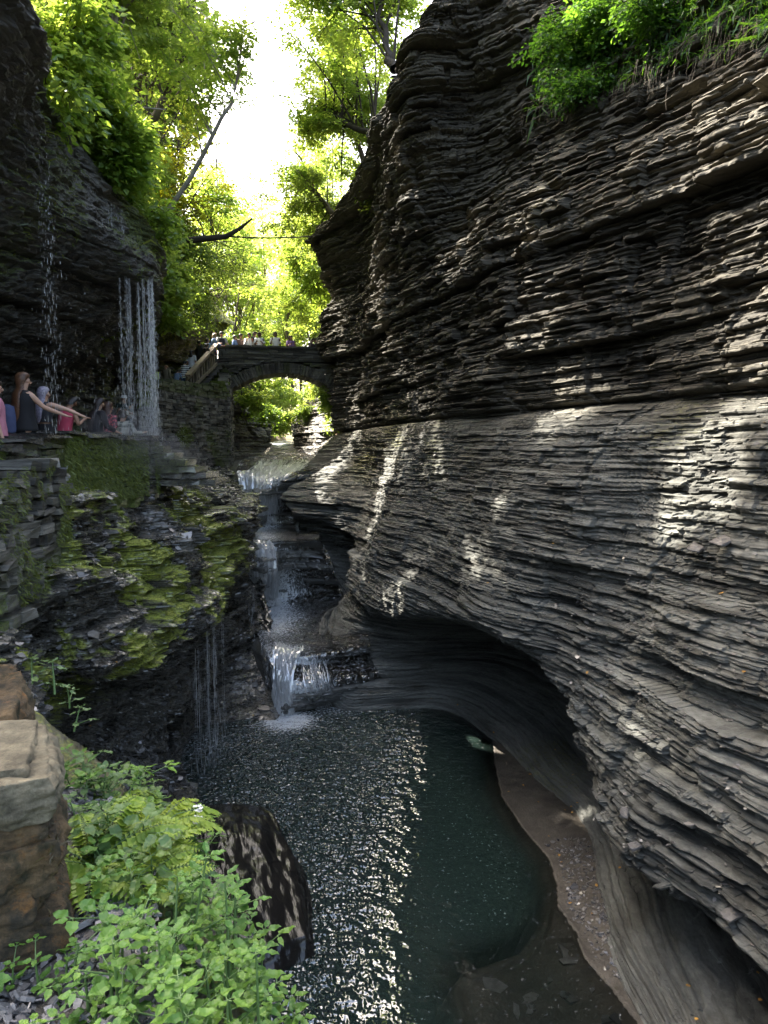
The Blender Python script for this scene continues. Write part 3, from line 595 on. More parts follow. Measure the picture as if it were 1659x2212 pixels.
# bridge
BA, BB = np.array([-7.5, 31.6]), np.array([-2.0, 32.6]); BD = (BB - BA) / np.linalg.norm(BB - BA); BN = np.array([BD[1], -BD[0]]); BL = np.linalg.norm(BB - BA)
bdg = empty('stone_bridge', (-4.7, 33, 10.4)); tag(bdg, 'arched stone footbridge across the gorge carrying a row of people', 'bridge')
s0 = (P(501, 830, 31.7)[0] - BA[0]) / BD[0]; s1 = (P(722, 830, 32.5)[0] - BA[0]) / BD[0]
SPR, RISE, RING = 9.72, .74, .46
cxs, half = (s0 + s1) / 2, (s1 - s0) / 2; RAD = (half ** 2 + RISE ** 2) / (2 * RISE); ZC = SPR + RISE - RAD
bw = 2.0
def bpt(s_, dn_, z): q = BA + BD * s_ - BN * dn_; return (q[0], q[1], z)
intr = lambda s_: ZC + math.sqrt(max(RAD ** 2 - (s_ - cxs) ** 2, .01))
ang = math.atan2(BD[1], BD[0])
st = Stones(45); n = 46; a0 = math.asin(half / RAD) + .06
for k in range(n):
    th = -a0 + 2 * a0 * (k + .5) / n; r = RAD + RING / 2 + st.r.uniform(-.02, .02); s_ = cxs + r * math.sin(th); z = ZC + r * math.cos(th)
    ca, sa = math.cos(ang), math.sin(ang); ct, s_t = math.cos(-th), math.sin(-th)
    Rz = np.array([[ca, -sa, 0], [sa, ca, 0], [0, 0, 1]]); Ry = np.array([[ct, 0, -s_t], [0, 1, 0], [s_t, 0, ct]])
    st.stone(bpt(s_, bw / 2 - .04 + st.r.uniform(-.02, .02), z), (2 * a0 * RAD / n * st.r.uniform(.82, .95), bw + .08, RING), Rz @ Ry, .01, None, max(0, nz1((k * .3, 0, 0))) * .4)
child(st.build('arch_ring', M_BRIDGE), bdg)
st = Stones(46)
extr = lambda s_: ZC + math.sqrt(max((RAD + RING) ** 2 - (s_ - cxs) ** 2, .01))
sk = lambda c, m: c[2] - .05 < extr(m) and s0 - .35 < m < s1 + .5
for off in (0.0, bw - .35):
    for lo_, hi_ in ((-.3, cxs), (cxs, BL + .3)):
        st = Stones(46 + int(off * 10) + int(hi_)); sk = lambda c, m: c[2] - .05 < extr(m + lo_) and s0 - .35 < m + lo_ < s1 + .5
        st.course_wall([bpt(lo_, off, 0)[:2], bpt(hi_, off, 0)[:2]], lambda q: 9.2, lambda q: 10.98, .35, (.06, .13), (.2, .6), prot=.03, jit=.012, moss=lambda c: max(0, nz1(c, 1.5) - .1), skip=sk)
        child(st.build('spandrel_wall', M_BRIDGE), bdg)
m_ = MB(); m_.box(bpt(BL / 2, bw / 2, 10.93), (BL + 1, bw - .7, .12), [[BD[0], -BD[1], 0], [BD[1], BD[0], 0], [0, 0, 1]])
child(m_.build('deck', M_STONE, attrs={'lay': np.full(8, .4), 'moss': np.zeros(8), 'wet': np.zeros(8)}), bdg)
for nm, off in (('parapet', 0.0), ('parapet', bw - .35)):
    st = Stones(47 + int(off)); st.course_wall([bpt(.25, off, 0)[:2], bpt(BL + .2, off, 0)[:2]], lambda q: 10.98, lambda q: 11.6, .36, (.07, .13), (.22, .7), prot=.025, jit=.012, moss=lambda c: max(0, nz1(c, 1.1) - .2))
    ca, sa = BD; st.stone(bpt(BL / 2 + .3, off + .18, 11.29), (BL - .1, .27, .62), [[ca, -sa, 0], [sa, ca, 0], [0, 0, 1]], 0, .3, 0)
    child(st.build(nm, M_BRIDGE), bdg)
    st = Stones(52 + int(off)); q = .2
    while q < BL + .3:
        l = st.r.uniform(.5, .9); ca, sa = BD; st.stone(bpt(q + l / 2, off + .17, 11.62), (l - .01, .44, .085), [[ca, -sa, 0], [sa, ca, 0], [0, 0, 1]], .012, None, .05); q += l
    child(st.build('coping', M_BRIDGE), bdg)

# wooden railing of the stairs
M_WOOD = mat_plain('weathered_wood', (.20, .165, .115), .75, .35, 6.0)
M_WOODT = mat_plain('rail_wood', (.23, .17, .125), .7, .3, 5.0)
A1, B1 = np.array(P(405, 812, 27.2)), np.array(P(468, 744, 31.2)); A0, B0 = np.array(P(419, 834, 27.2)), np.array(P(466, 784, 31.2))
A0[:2] = A1[:2] + .02; B0[:2] = B1[:2] + .02; A0[2] = A1[2] - .62; B0[2] = B1[2] - .82
rl = empty('stair_railing', tuple(A0)); tag(rl, 'weathered wooden railing with plank balusters climbing the stairs to the bridge', 'railing')
def beam(a, b, w_, h_):
    a, b = np.array(a), np.array(b); d = b - a; L = np.linalg.norm(d); d /= L; x = np.cross(d, [0, 0, 1]); x /= np.linalg.norm(x); z = np.cross(x, d)
    m = MB(); m.box((a + b) / 2, (w_, L, h_), np.stack([x, d, z], -1)); return m
child(beam(A1 + [0, 0, .02], B1 + [0, 0, .02], .20, .07).build('top_rail', M_WOODT), rl)
child(beam(A1 - [0, 0, .09], B1 - [0, 0, .09], .05, .12).build('side_rail', M_WOOD), rl)
child(beam(A0 - [.03, 0, 0], B0 - [.03, 0, 0], .05, .13).build('bottom_rail', M_WOOD), rl)
for k in range(11):
    f = (k + .4) / 11; lo, hi = A0 + (B0 - A0) * f, A1 + (B1 - A1) * f
    child(beam(lo + [-.08, 0, -.02], hi + [-.08, 0, -.03], .16 if k % 2 else .09, .05).build('baluster', M_WOOD), rl)
for f0, f1 in ((.30, .36), (.72, .80)):
    child(beam(A0 + (B0 - A0) * f1 + [-.04, 0, 0], A1 + (B1 - A1) * f0 + [-.04, 0, -.05], .07, .04).build('brace', M_WOOD), rl)

# path and stairs
PATHS = [[(-.9, -1.2, 5.4, 1.0), (-1.3, .8, 5.4, 1.0), (-2.6, 3.0, 5.45, .9), (-4.5, 5.6, 5.7, .8), (-5.9, 8.6, 6.15, .8), (-6.15, 10.8, 6.45, 1.05), (-6.15, 13, 6.4, 1.1), (-6.1, 15, 6.3, 1.1), (-6.7, 17.5, 6.7, .9), (-7.6, 21, 7.3, .8), (-9.2, 25.5, 7.95, .9), (-10.0, 28.2, 8.25, 1.0), (-10.3, 30, 8.4, 1.0)],
 [(-8.9, 23.6, 8.6, .8), (-8.5, 25.5, 8.7, .8), (-8.2, 27.0, 8.75, .8), (-7.95, 28.5, 9.45, .7), (-7.9, 30.3, 10.2, .7), (-7.7, 31.9, 10.85, .7), (-6.9, 33.0, 10.9, .6)]]
PCC = []
for PATHP_ in PATHS:
    pp = np.array(PATHP_); tt = np.linspace(0, len(pp) - 1, 520); cc = crw(len(pp), tt) @ pp
    zz = cc[:, 2].copy(); stp = (cc[:, 1] > 16) & ((cc[:, 1] < 22) | (cc[:, 1] > 26.5)); zz[stp] = np.floor(zz[stp] / .17) * .17
    tg = np.gradient(cc[:, :2], axis=0); tg /= np.linalg.norm(tg, axis=1, keepdims=True); nn = np.stack([-tg[:, 1], tg[:, 0]], -1)
    wd = np.linspace(-1, 1, 24) * cc[:, 3:4]
    V = np.stack([cc[:, None, 0] + nn[:, None, 0] * wd, cc[:, None, 1] + nn[:, None, 1] * wd, zz[:, None] + 0 * wd], -1)
    V[..., 2] += .02 * fbm(V[..., 0] * 3, V[..., 1] * 3, V[..., 2], 3)
    tag(mesh_np('path', V.reshape(-1, 3), grid_faces(*V.shape[:2], flip=True), M_WETSTONE, attrs={'lay': np.full(V.shape[:2], .45), 'moss': np.zeros(V.shape[:2]), 'wet': np.full(V.shape[:2], .6)}), kind='structure')
    PCC.append((cc, zz))
pl = [(-4.9, 15.8), (-5.7, 17.6), (-6.6, 20.5), (-7.9, 23.8)]
Lr = np.concatenate([[0], np.cumsum(np.linalg.norm(np.diff(np.array(pl), axis=0), axis=1))])
st = Stones(48)
st.course_wall(pl, lambda q: 5.6, lerpf(Lr, [6.7, 7.2, 8.2, 9.2]), .4, (.06, .13), (.14, .45), prot=.07, jit=.022, moss=lambda c: float(np.clip(.3 + nz1(c, .9), 0, 1)), wet=.7)
tag(st.build('stair_wall', M_WETSTONE), 'low stone wall rising beside the wet steps right of the water curtain', 'stone wall')
def path_at(x, y):
    best = None
    for c_, z_ in PCC:
        d = np.hypot(c_[:, 0] - x, c_[:, 1] - y); i = int(np.argmin(d))
        if best is None or d[i] < best[0]: best = (d[i], float(z_[i]))
    return best[1]

# stone wall end beside the camera
def rock_block(dims, seed, n=26, amp=.05, rnd=.18, freq=2.2, layers=0.0):
    """a rounded, chipped block of stone (unit mesh, base at z=0)"""
    V, F, off = [], [], 0; g = np.linspace(-1, 1, n)
    for ax in range(3):
        for sg in (-1, 1):
            a, b = np.meshgrid(g, g, indexing='ij'); q = np.empty((n, n, 3)); q[..., ax] = sg; q[..., (ax + 1) % 3] = a; q[..., (ax + 2) % 3] = b
            V.append(q.reshape(-1, 3)); F.append(grid_faces(n, n, flip=(sg < 0)) + off); off += n * n
    V = np.concatenate(V); F = np.concatenate(F)
    k, inv = np.unique(np.round(V, 4), axis=0, return_inverse=True); F = inv.ravel()[F]; V = k
    nb = np.linalg.norm(V, axis=1, keepdims=True); sph = V / nb * 1.25
    V = V * (1 - rnd) + sph * rnd
    d = np.array(dims) / 2; Q = V * d; nrm = V / np.linalg.norm(V, axis=1, keepdims=True)
    h = .6 * amp * (amp < .1) * fbm(Q[:, 0] * 16 + seed, Q[:, 1] * 22, Q[:, 2] * 30, 3) + fbm(Q[:, 0] * freq + seed * 7.1, Q[:, 1] * freq + seed, Q[:, 2] * freq * 1.6, 5) * amp + np.abs(fbm(Q[:, 0] * freq * .6 + 3, Q[:, 1] * freq * .6 + seed * 3, Q[:, 2] * freq, 3)) * amp * 1.2
    if layers: h = h + layers * (np.floor(Q[:, 2] / .06 + seed) % 2 - .5)
    Q = Q + nrm * h[:, None]; Q[:, 2] += d[2]
    return Q, F
M_PILLAR = None
def mat_pillar():
    m, t, b = mat_new('lichen_stone')
    q1, q2, q3, q4 = noise(t, 7, 8, rough=.7), noise(t, 11, 8, rough=.75), noise(t, 90, 6, rough=.7), noise(t, 5, 8, rough=.7)
    c = rgbmix(t, mapr(t, q1, .4, .6, 0, 1), (.05, .04, .024), (.22, .14, .065))
    c = rgbmix(t, mapr(t, q2, .54, .64, 0, .9), c, (.30, .14, .04))
    c = rgbmix(t, mapr(t, q4, .5, .6, 0, .92), c, (.035, .034, .012))
    c = rgbmix(t, mapr(t, q3, .3, .7, 0, 1), rgbmix(t, 1.0, c, (.55, .55, .5), 'MULTIPLY'), c)
    t.links.new(c, b.inputs['Base Color']); b.inputs['Roughness'].default_value = .85
    bu = t.nodes.new('ShaderNodeBump'); bu.inputs['Strength'].default_value = .9; bu.inputs['Distance'].default_value = .02; t.links.new(noise(t, 70, 10, rough=.8), bu.inputs['Height']); t.links.new(bu.outputs[0], b.inputs['Normal'])
    return m
def mat_cap():
    m, t, b = mat_new('grey_cap_stone')
    q1, q2 = noise(t, 8, 9, rough=.75), noise(t, 90, 6, rough=.75)
    c = rgbmix(t, mapr(t, q1, .38, .62, 0, 1), (.085, .072, .045), (.25, .215, .14))
    c = rgbmix(t, mapr(t, q2, .3, .7, 0, 1), rgbmix(t, 1.0, c, (.6, .58, .55), 'MULTIPLY'), c)
    t.links.new(c, b.inputs['Base Color']); b.inputs['Roughness'].default_value = .8
    bu = t.nodes.new('ShaderNodeBump'); bu.inputs['Strength'].default_value = .8; bu.inputs['Distance'].default_value = .015; t.links.new(noise(t, 40, 8, rough=.7), bu.inputs['Height']); t.links.new(bu.outputs[0], b.inputs['Normal'])
    return m
M_PILLAR, M_CAP = mat_pillar(), mat_cap()
ta = np.array([-.45, .893]); tb = np.array([.893, .45])
def pil(front, right, z0, dims, seed, name, mat, par, rz=0, **kw):
    """front/right: where the block's near right edge stands"""
    Q, F = rock_block(dims, seed, **kw)
    c = np.array([-1.0, 2.1]) + ta * (front + dims[1] / 2) + tb * (right - dims[0] / 2)
    a = math.atan2(tb[1], tb[0]) + rz; ca, sa = math.cos(a), math.sin(a)
    W_ = np.stack([c[0] + ca * Q[:, 0] - sa * Q[:, 1], c[1] + sa * Q[:, 0] + ca * Q[:, 1], z0 + Q[:, 2]], -1)
    return child(mesh_np(name, W_, F, mat, smooth=True), par)
sp = empty('stone_wall_end', (-1.3, 2.4, 5.4)); tag(sp, 'low stone wall end with lichen and orange moss in the left foreground', 'stone wall')
zb_ = 5.40
pil(.0, .00, zb_ - .06, (.9, .55, .19), 1, 'stone', M_PILLAR, sp, .05, amp=.045, n=64)
pil(.03, -.08, zb_ + .10, (.85, .5, .13), 2, 'stone', M_PILLAR, sp, -.04, amp=.05, n=64)
pil(.01, -.02, zb_ + .21, (.9, .55, .16), 3, 'stone', M_PILLAR, sp, .03, amp=.05, n=64)
pil(.03, -.05, zb_ + .35, (.85, .5, .12), 6, 'stone', M_PILLAR, sp, .0, amp=.045, n=64)
pil(.0, -.03, zb_ + .455, (.9, .58, .125), 4, 'cap_stone', M_CAP, sp, .06, amp=.04, rnd=.2, n=64)
pil(.10, -.07, zb_ + .575, (.6, .42, .035), 5, 'cap_slab', M_CAP, sp, -.1, amp=.02, rnd=.12, n=64)
pil(.75, -.14, zb_ + .2, (.9, .7, .36), 7, 'stone', M_PILLAR, sp, .0, amp=.06, n=40)
pil(.95, -.30, zb_ + .5, (.8, .6, .26), 8, 'cap_stone', M_CAP, sp, .1, amp=.05, n=40)

# hills around and beyond
M_SOIL, t_, b_ = mat_new('forest_floor')
q1, q2 = noise(t_, .8, 6), noise(t_, 7, 6, rough=.7)
c_ = rgbmix(t_, mapr(t_, q1, .4, .6, 0, 1), (.10, .068, .035), (.05, .065, .018)); c_ = rgbmix(t_, mapr(t_, q2, .3, .7, 0, 1), rgbmix(t_, 1.0, c_, (.55, .55, .5), 'MULTIPLY'), rgbmix(t_, 1.0, c_, (1.6, 1.5, 1.4), 'MULTIPLY'))
t_.links.new(c_, b_.inputs['Base Color']); b_.inputs['Roughness'].default_value = .95
ux = np.concatenate([np.linspace(-600, -60, 16), np.linspace(-52, 44, 90), np.linspace(60, 600, 16)]); uy = np.concatenate([np.linspace(37, 110, 70), np.linspace(130, 900, 24)])
X, Y = np.meshgrid(ux, uy, indexing='ij'); xc = -3.6 - .16 * (Y - 38)
ax_ = np.abs(X - xc); Z = 7.0 + 2.8 * sstep(1.5, 3.2, ax_) + .75 * smax(ax_ - 3) + .05 * (Y - 40) + 1.2 * fbm(X * .12, Y * .12, 0 * X, 4)
Z -= 4 * sstep(52, 45, Y) * sstep(7.5, 5.5, ax_); Z = np.minimum(Z, 24 + .02 * Y + 2 * fbm(X * .02, Y * .02, 0 * X + 4, 3))
tag(mesh_np('hills', np.stack([X, Y, Z], -1).reshape(-1, 3), grid_faces(*X.shape, flip=True), M_SOIL, smooth=True), kind='structure')
def hill_z(x, y): return float(min(9.8 + .75 * max(abs(x - (-3.6 - .16 * (y - 38))) - 3, 0) + .05 * (y - 40), 24))
# ------------------------------------------------------------------ trees
def mat_leaf(name, c1, c2, trans=.84, tr=.62):
    m = bpy.data.materials.new(name); m.use_nodes = True; t = m.node_tree; t.nodes.clear()
    out = t.nodes.new('ShaderNodeOutputMaterial'); v = attr(t, 'var')
    col = rgbmix(t, v, c1, c2)
    df = t.nodes.new('ShaderNodeBsdfDiffuse'); tl = t.nodes.new('ShaderNodeBsdfTranslucent'); gl = t.nodes.new('ShaderNodeBsdfGlossy')
    t.links.new(rgbmix(t, 1.0, col, (.42, .50, .75), 'MULTIPLY'), df.inputs[0]); t.links.new(rgbmix(t, 1.0, col, (trans, trans, trans), 'MULTIPLY'), tl.inputs[0])
    gl.inputs['Roughness'].default_value = .4; gl.inputs[0].default_value = (.8, .85, .9, 1)
    m1 = t.nodes.new('ShaderNodeMixShader'); m1.inputs[0].default_value = tr; t.links.new(df.outputs[0], m1.inputs[1]); t.links.new(tl.outputs[0], m1.inputs[2])
    m2 = t.nodes.new('ShaderNodeMixShader'); m2.inputs[0].default_value = .04; t.links.new(m1.outputs[0], m2.inputs[1]); t.links.new(gl.outputs[0], m2.inputs[2])
    t.links.new(m2.outputs[0], out.inputs['Surface'])
    return m
ML_GREEN = mat_leaf('leaf_green', (.22, .34, .035), (.50, .61, .09))
ML_LIME = mat_leaf('leaf_lime', (.26, .42, .035), (.58, .70, .10))
ML_GOLD = mat_leaf('leaf_gold', (.42, .46, .02), (.74, .70, .05))
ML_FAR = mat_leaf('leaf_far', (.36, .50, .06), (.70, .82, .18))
ML_DEEP = mat_leaf('leaf_deep', (.07, .19, .012), (.20, .40, .03))
M_BARK = mat_plain('bark', (.085, .068, .05), .9, .45, 5)
M_BARKG = mat_plain('grey_bark', (.22, .20, .17), .9, .4, 5)
M_BARKD = mat_plain('dark_bark', (.035, .028, .02), .9, .4, 5)

SKYGAP = np.array([(500, -60), (640, -60), (598, 60), (618, 110), (590, 150), (606, 205), (580, 290), (552, 330), (575, 400), (568, 470), (550, 450), (524, 395), (496, 345), (468, 290), (444, 245), (436, 205), (475, 180), (552, 200), (562, 120), (532, 60)], float)
SKYGAP2 = np.array([(575, 560), (612, 545), (618, 600), (590, 625), (575, 600)], float)
def in_poly(q, L):
    c = np.zeros(len(q), bool)
    for a, b in zip(L, np.roll(L, -1, 0)):
        k = ((a[1] > q[:, 1]) != (b[1] > q[:, 1])) & (q[:, 0] < (b[0] - a[0]) * (q[:, 1] - a[1]) / (b[1] - a[1] + 1e-9) + a[0]); c ^= k
    return c
# where the sun comes through the leaves onto the right wall: (u, v, radius)
SPOTS = [(800, 560, .30), (798, 610, .34), (806, 665, .22), (812, 700, .25), (838, 745, .28), (848, 372, .45), (838, 420, .35), (862, 335, .3), (885, 826, .2), (915, 872, .22),
         (872, 945, .24), (850, 985, .27), (828, 1030, .27), (816, 1062, .2), (925, 955, .24), (905, 985, .18), (866, 1035, .16), (1212, 800, .2), (1225, 838, .22), (1168, 570, .2), (1185, 715, .14), (1180, 735, .12), (1165, 430, .13), (1178, 915, .14),
         (1560, 275, .3), (1625, 262, .28), (1500, 305, .25), (1545, 372, .25), (1520, 440, .2), (1590, 500, .2), (1560, 612, .24), (1610, 606, .26), (1585, 645, .2), (1590, 732, .2), (1640, 780, .16), (1595, 838, .2), (1640, 842, .2),
         (1440, 1018, .2), (1470, 1030, .18), (1545, 985, .22), (1560, 1015, .18), (1428, 1085, .2), (1462, 1100, .15), (1040, 165, .1), (1120, 290, .1), (1480, 215, .15), (1400, 330, .12)]
CV, CN, _ = TER['cliff'][0]; CQ = proj(CV); CD = CV[:, 1]
def on_cliff(u, v):
    k = np.hypot(CQ[:, 0] - u, CQ[:, 1] - v) < 7
    if not k.any(): return None
    i = np.where(k)[0]; return CV[i[np.argmin(np.linalg.norm(CV[i] - [0, 0, CAMZ], axis=1))]]
HOLES = [(on_cliff(u, v), r) for u, v, r in SPOTS]; HOLES = [(a, r) for a, r in HOLES if a is not None]
HOLES += [(np.array(P(u, v, Y)), r) for u, v, Y, r in [(600, 992, 31, .9), (640, 1000, 31, .8), (560, 1010, 30, .7), (690, 985, 32, .6), (560, 870, 37, .9), (690, 880, 39, .6)]]
LW_V = TER['overhang'][0][0]
def ground_left(x, y):
    d = np.hypot(LW_V[:, 0] - x, LW_V[:, 1] - y); i = np.argsort(d)[:12]; return float(LW_V[i, 2].max())
def spray(rs, A, B, n, width, droop=.1):
    """leaf places along twigs from A to B"""
    k = rs.randint(0, len(A), n); f = rs.uniform(.1, 1.08, n) ** .8
    d = B[k] - A[k]; L = np.linalg.norm(d, axis=1, keepdims=True) + 1e-6; d = d / L
    side = np.cross(d, [0, 0, 1.0]); side /= np.linalg.norm(side, axis=1, keepdims=True) + 1e-6
    sw = rs.normal(0, 1, n)[:, None] * width
    pos = A[k] + d * (f[:, None] * L) + side * sw + np.array([0, 0, 1.0]) * (rs.normal(0, width * .35, n) - droop * np.abs(sw[:, 0]))[:, None]
    ax = d * rs.uniform(.2, .9, n)[:, None] + side * np.sign(sw) + rs.normal(0, .35, (n, 3)) - np.array([0, 0, .25]); ax /= np.linalg.norm(ax, axis=1, keepdims=True)
    return pos, ax
def leaf_mesh(rs, pos, ax, size, tilt=.55, aspect=.62, prune=True, holes=True):
    keep = np.ones(len(pos), bool)
    if prune:
        q = proj(pos) + rs.normal(0, 20, (len(pos), 2)); g = in_poly(q, SKYGAP); keep &= ~(g & (rs.rand(len(pos)) > .15)); g = in_poly(q, SKYGAP2); keep &= ~(g & (rs.rand(len(pos)) > .2))
        a = (q[:, 0] > 545) & (q[:, 0] < 625) & (q[:, 1] > 180) & (q[:, 1] < 480); keep &= ~(a & (rs.rand(len(pos)) > .45))
    if holes:
        for c, r in HOLES:
            w_ = pos - c; tt_ = w_ @ SUN; dd = np.linalg.norm(w_ - tt_[:, None] * SUN, axis=1); keep &= ~((tt_ > 1.5) & (dd < r * 2.1 + size * .6))
    pos, ax = pos[keep], ax[keep]; n = len(pos)
    nr = np.array([0, 0, 1.0]) + rs.normal(0, tilt, (n, 3)); b = np.cross(nr, ax); b /= np.linalg.norm(b, axis=1, keepdims=True) + 1e-6; nr = np.cross(ax, b)
    s = size * rs.uniform(.65, 1.25, n)[:, None]
    v0 = pos; v2 = pos + ax * s; mid = pos + ax * s * .45; fold = nr * s * .10
    v1 = mid + b * s * aspect * .5 + fold; v3 = mid - b * s * aspect * .5 + fold
    V = np.stack([v0, v1, v2, v3], 1).reshape(-1, 3)
    i = np.arange(n) * 4; F = np.concatenate([np.stack([i, i + 1, i + 2], -1), np.stack([i, i + 2, i + 3], -1)])
    clump = .5 + .9 * fbm(pos[:, 0] * .8, pos[:, 1] * .8, pos[:, 2] * .8, 2)
    return V, F, np.repeat(np.clip(clump + rs.normal(0, .22, n), 0, 1), 4)
def tree(name, label, cat, trunk, r0, crown, n_limb, n_leaf, size, ml, mb, seed, group=None, limb_f=(.35, 1.0), droop=.1, n_sub=7, width=.22, tilt=.6, prune=True, bare=(), holes=True):
    """trunk: points; crown: (centre, radii) that the limbs grow out into"""
    rs = np.random.RandomState(seed); T = np.array(trunk, float); C, RR = np.array(crown[0], float), np.array(crown[1], float)
    tq = np.linspace(0, len(T) - 1, 14); TT = crw(len(T), tq) @ T if len(T) > 2 else T[:1] + (T[-1:] - T[:1]) * np.linspace(0, 1, 14)[:, None]
    TT[1:-1] += rs.normal(0, r0 * .35, (12, 3)) * [1, 1, .2]
    base = TT[0].copy(); m = MB(); m.tube(TT, np.linspace(r0, r0 * .22, 14), 8)
    A, B = [], []
    for k in range(n_limb):
        f = limb_f[0] + (limb_f[1] - limb_f[0]) * (k + rs.rand()) / n_limb; p0 = TT[min(int(f * 13), 13)]
        u = rs.normal(0, 1, 3); u /= np.linalg.norm(u); p1 = C + RR * u * rs.uniform(.55, 1.0) ** .5
        d = p1 - p0; L = np.linalg.norm(d); c1 = p0 + d * .5 + np.array([0, 0, L * .10]) + rs.normal(0, L * .05, 3)
        q = np.linspace(0, 1, 7)[:, None]; pts = (1 - q) ** 2 * p0 + 2 * q * (1 - q) * c1 + q ** 2 * p1
        rl_ = max(.008, r0 * .34 * (1 - .5 * f)); m.tube(pts, np.linspace(rl_, rl_ * .25, 7), 5)
        for j in range(n_sub):
            g = rs.uniform(.3, 1.0); i0 = pts[int(g * 6)]; dd = d / (L + 1e-6) * .6 + rs.normal(0, .8, 3) * [1, 1, .35]; dd /= np.linalg.norm(dd)
            l = rs.uniform(.35, .8) * min(1.6, .35 * L + .4); e = i0 + dd * l - np.array([0, 0, droop * l])
            A.append(i0); B.append(e)
            m.tube(np.stack([i0, (i0 + e) / 2 + [0, 0, .04 * l], e]), [rl_ * .3, rl_ * .2, .004], 4, cap=False)
    for pts, rad in bare: m.tube(np.array(pts), np.linspace(rad, rad * .3, len(pts)), 6)
    pos, ax = spray(rs, np.array(A), np.array(B), n_leaf, width, droop)
    V, F, var = leaf_mesh(rs, pos, ax, size, tilt, prune=prune, holes=holes)
    root = empty(name, tuple(base)); tag(root, label, cat, group); off = base
    t_ = m.build('trunk', mb, root, smooth=True); t_.matrix_parent_inverse = Matrix.Translation(-Vector(base))
    c_ = mesh_np('crown', V, F, ml, root, attrs={'var': var}); c_.matrix_parent_inverse = Matrix.Translation(-Vector(base))
    return root
def pm(u, v, Y, du=0, dv=0): return np.array(P(u + du, v + dv, Y))
G1, G2, G3 = 'trees on the left slope', 'trees along the right rim', 'trees beyond the bridge'
gl_ = lambda x, y: (x, y, ground_left(x, y))
# left slope
tree('broadleaf_shrub', 'large-leaved green shrub spilling over the rim of the left overhang', 'shrub', [P(60, 120, 12.0), P(110, 120, 12.3), P(150, 60, 12.4)], .06, (pm(165, 150, 12.6), (1.15, .8, 1.55)), 16, 2900, .15, ML_LIME, M_BARKD, 1, None, (.1, 1), .45, 8, .18, .8)
tree('broadleaf_shrub', 'bright green shrub hanging along the rim above the twin water curtains', 'shrub', [P(235, 420, 16.5), P(255, 400, 16.4), P(270, 380, 16.2)], .05, (pm(245, 400, 16.6), (1.0, .7, 1.1)), 14, 2400, .12, ML_LIME, M_BARKD, 2, None, (.1, 1), .45, 8, .15, .8)
tree('broadleaf_shrub', 'low green shrub on the rim right of the upper water curtain, beneath the log', 'shrub', [P(300, 520, 18), P(315, 500, 18), P(325, 490, 18)], .05, (pm(312, 500, 18.4), (.75, .6, .9)), 12, 2600, .12, ML_GREEN, M_BARKD, 3, None, (.1, 1), .45, 8, .15, .8)
tree('broadleaf_shrub', 'low leafy shrub on the rim directly above the brightest water curtain', 'shrub', [P(290, 500, 16.4), P(300, 470, 16.4), P(306, 455, 16.4)], .05, (pm(303, 462, 16.5), (.95, .8, 1.0)), 14, 2400, .12, ML_LIME, M_BARKD, 26, None, (.1, 1), .4, 8, .15, .8)
tree('grey_trunk_tree', 'tree with a bare grey trunk and a long dark side branch on the left slope', 'tree', [P(206, 400, 19), P(222, 290, 19), P(240, 140, 19), P(243, 0, 19), P(246, -160, 19)], .15, (pm(300, -20, 19.4), (2.6, 1.6, 2.2)), 18, 9000, .13, ML_GREEN, M_BARKG, 4, G1, (.55, 1), .1,
     bare=[([P(233, 233, 19), P(262, 226, 18.9), P(300, 232, 18.8), P(358, 237, 18.7)], .05), ([P(300, 232, 18.8), P(306, 222, 18.8), P(308, 214, 18.8)], .02), ([P(228, 270, 19), P(270, 330, 18.8), P(330, 370, 18.6)], .03), ([P(240, 130, 19), P(205, 116, 19)], .025)])
tree('leaning_tree', 'slender tree leaning right over the gorge with a bleached trunk', 'tree', [P(322, 530, 22), P(345, 490, 22), P(418, 372, 21.6), P(478, 262, 21.2), P(512, 175, 21), P(506, 60, 21)], .10, (pm(455, 110, 21.5), (1.8, 1.5, 1.6)), 16, 6500, .13, ML_LIME, M_BARKG, 5, G1, (.45, 1), .1)
tree('golden_tree', 'young tree with yellowing leaves behind the leaning trunk', 'tree', [gl_(-8.2, 25), P(352, 560, 25), P(372, 400, 25), P(385, 300, 25)], .12, (pm(392, 340, 25), (2.1, 1.6, 2.8)), 24, 9000, .14, ML_GOLD, M_BARK, 6, G1, (.3, 1), .1)
tree('maple_tree', 'tall lime green tree filling the middle of the left slope', 'tree', [gl_(-11.5, 27), P(285, 420, 27), P(292, 200, 27), P(300, 0, 27)], .18, (pm(300, 170, 27), (3.4, 2.0, 4.6)), 34, 13000, .15, ML_LIME, M_BARK, 7, G1, (.25, 1), .1)
tree('maple_tree', 'broad yellow-green tree reaching towards the sky gap at the top', 'tree', [gl_(-10, 24), P(360, 200, 24), P(395, 60, 24), P(420, -120, 24)], .16, (pm(430, 20, 24), (2.6, 1.8, 3.0)), 28, 11000, .14, ML_LIME, M_BARK, 8, G1, (.3, 1), .1)
tree('hemlock_tree', 'drooping hemlock with fine light green sprays above the stair people', 'tree', [gl_(-9.4, 29), P(390, 600, 29), P(405, 480, 29)], .14, (pm(415, 600, 28.4), (2.5, 1.3, 1.9)), 34, 15000, .10, ML_GREEN, M_BARKD, 9, G1, (.1, 1), .55, 9, .2, .5)
tree('maple_tree', 'low green tree at the foot of the dark log', 'tree', [gl_(-9.3, 24.5), P(350, 560, 24.5), P(380, 530, 24.5)], .10, (pm(385, 520, 25.5), (2.2, 1.3, 1.3)), 24, 9000, .12, ML_GREEN, M_BARK, 10, G1, (.2, 1), .3)
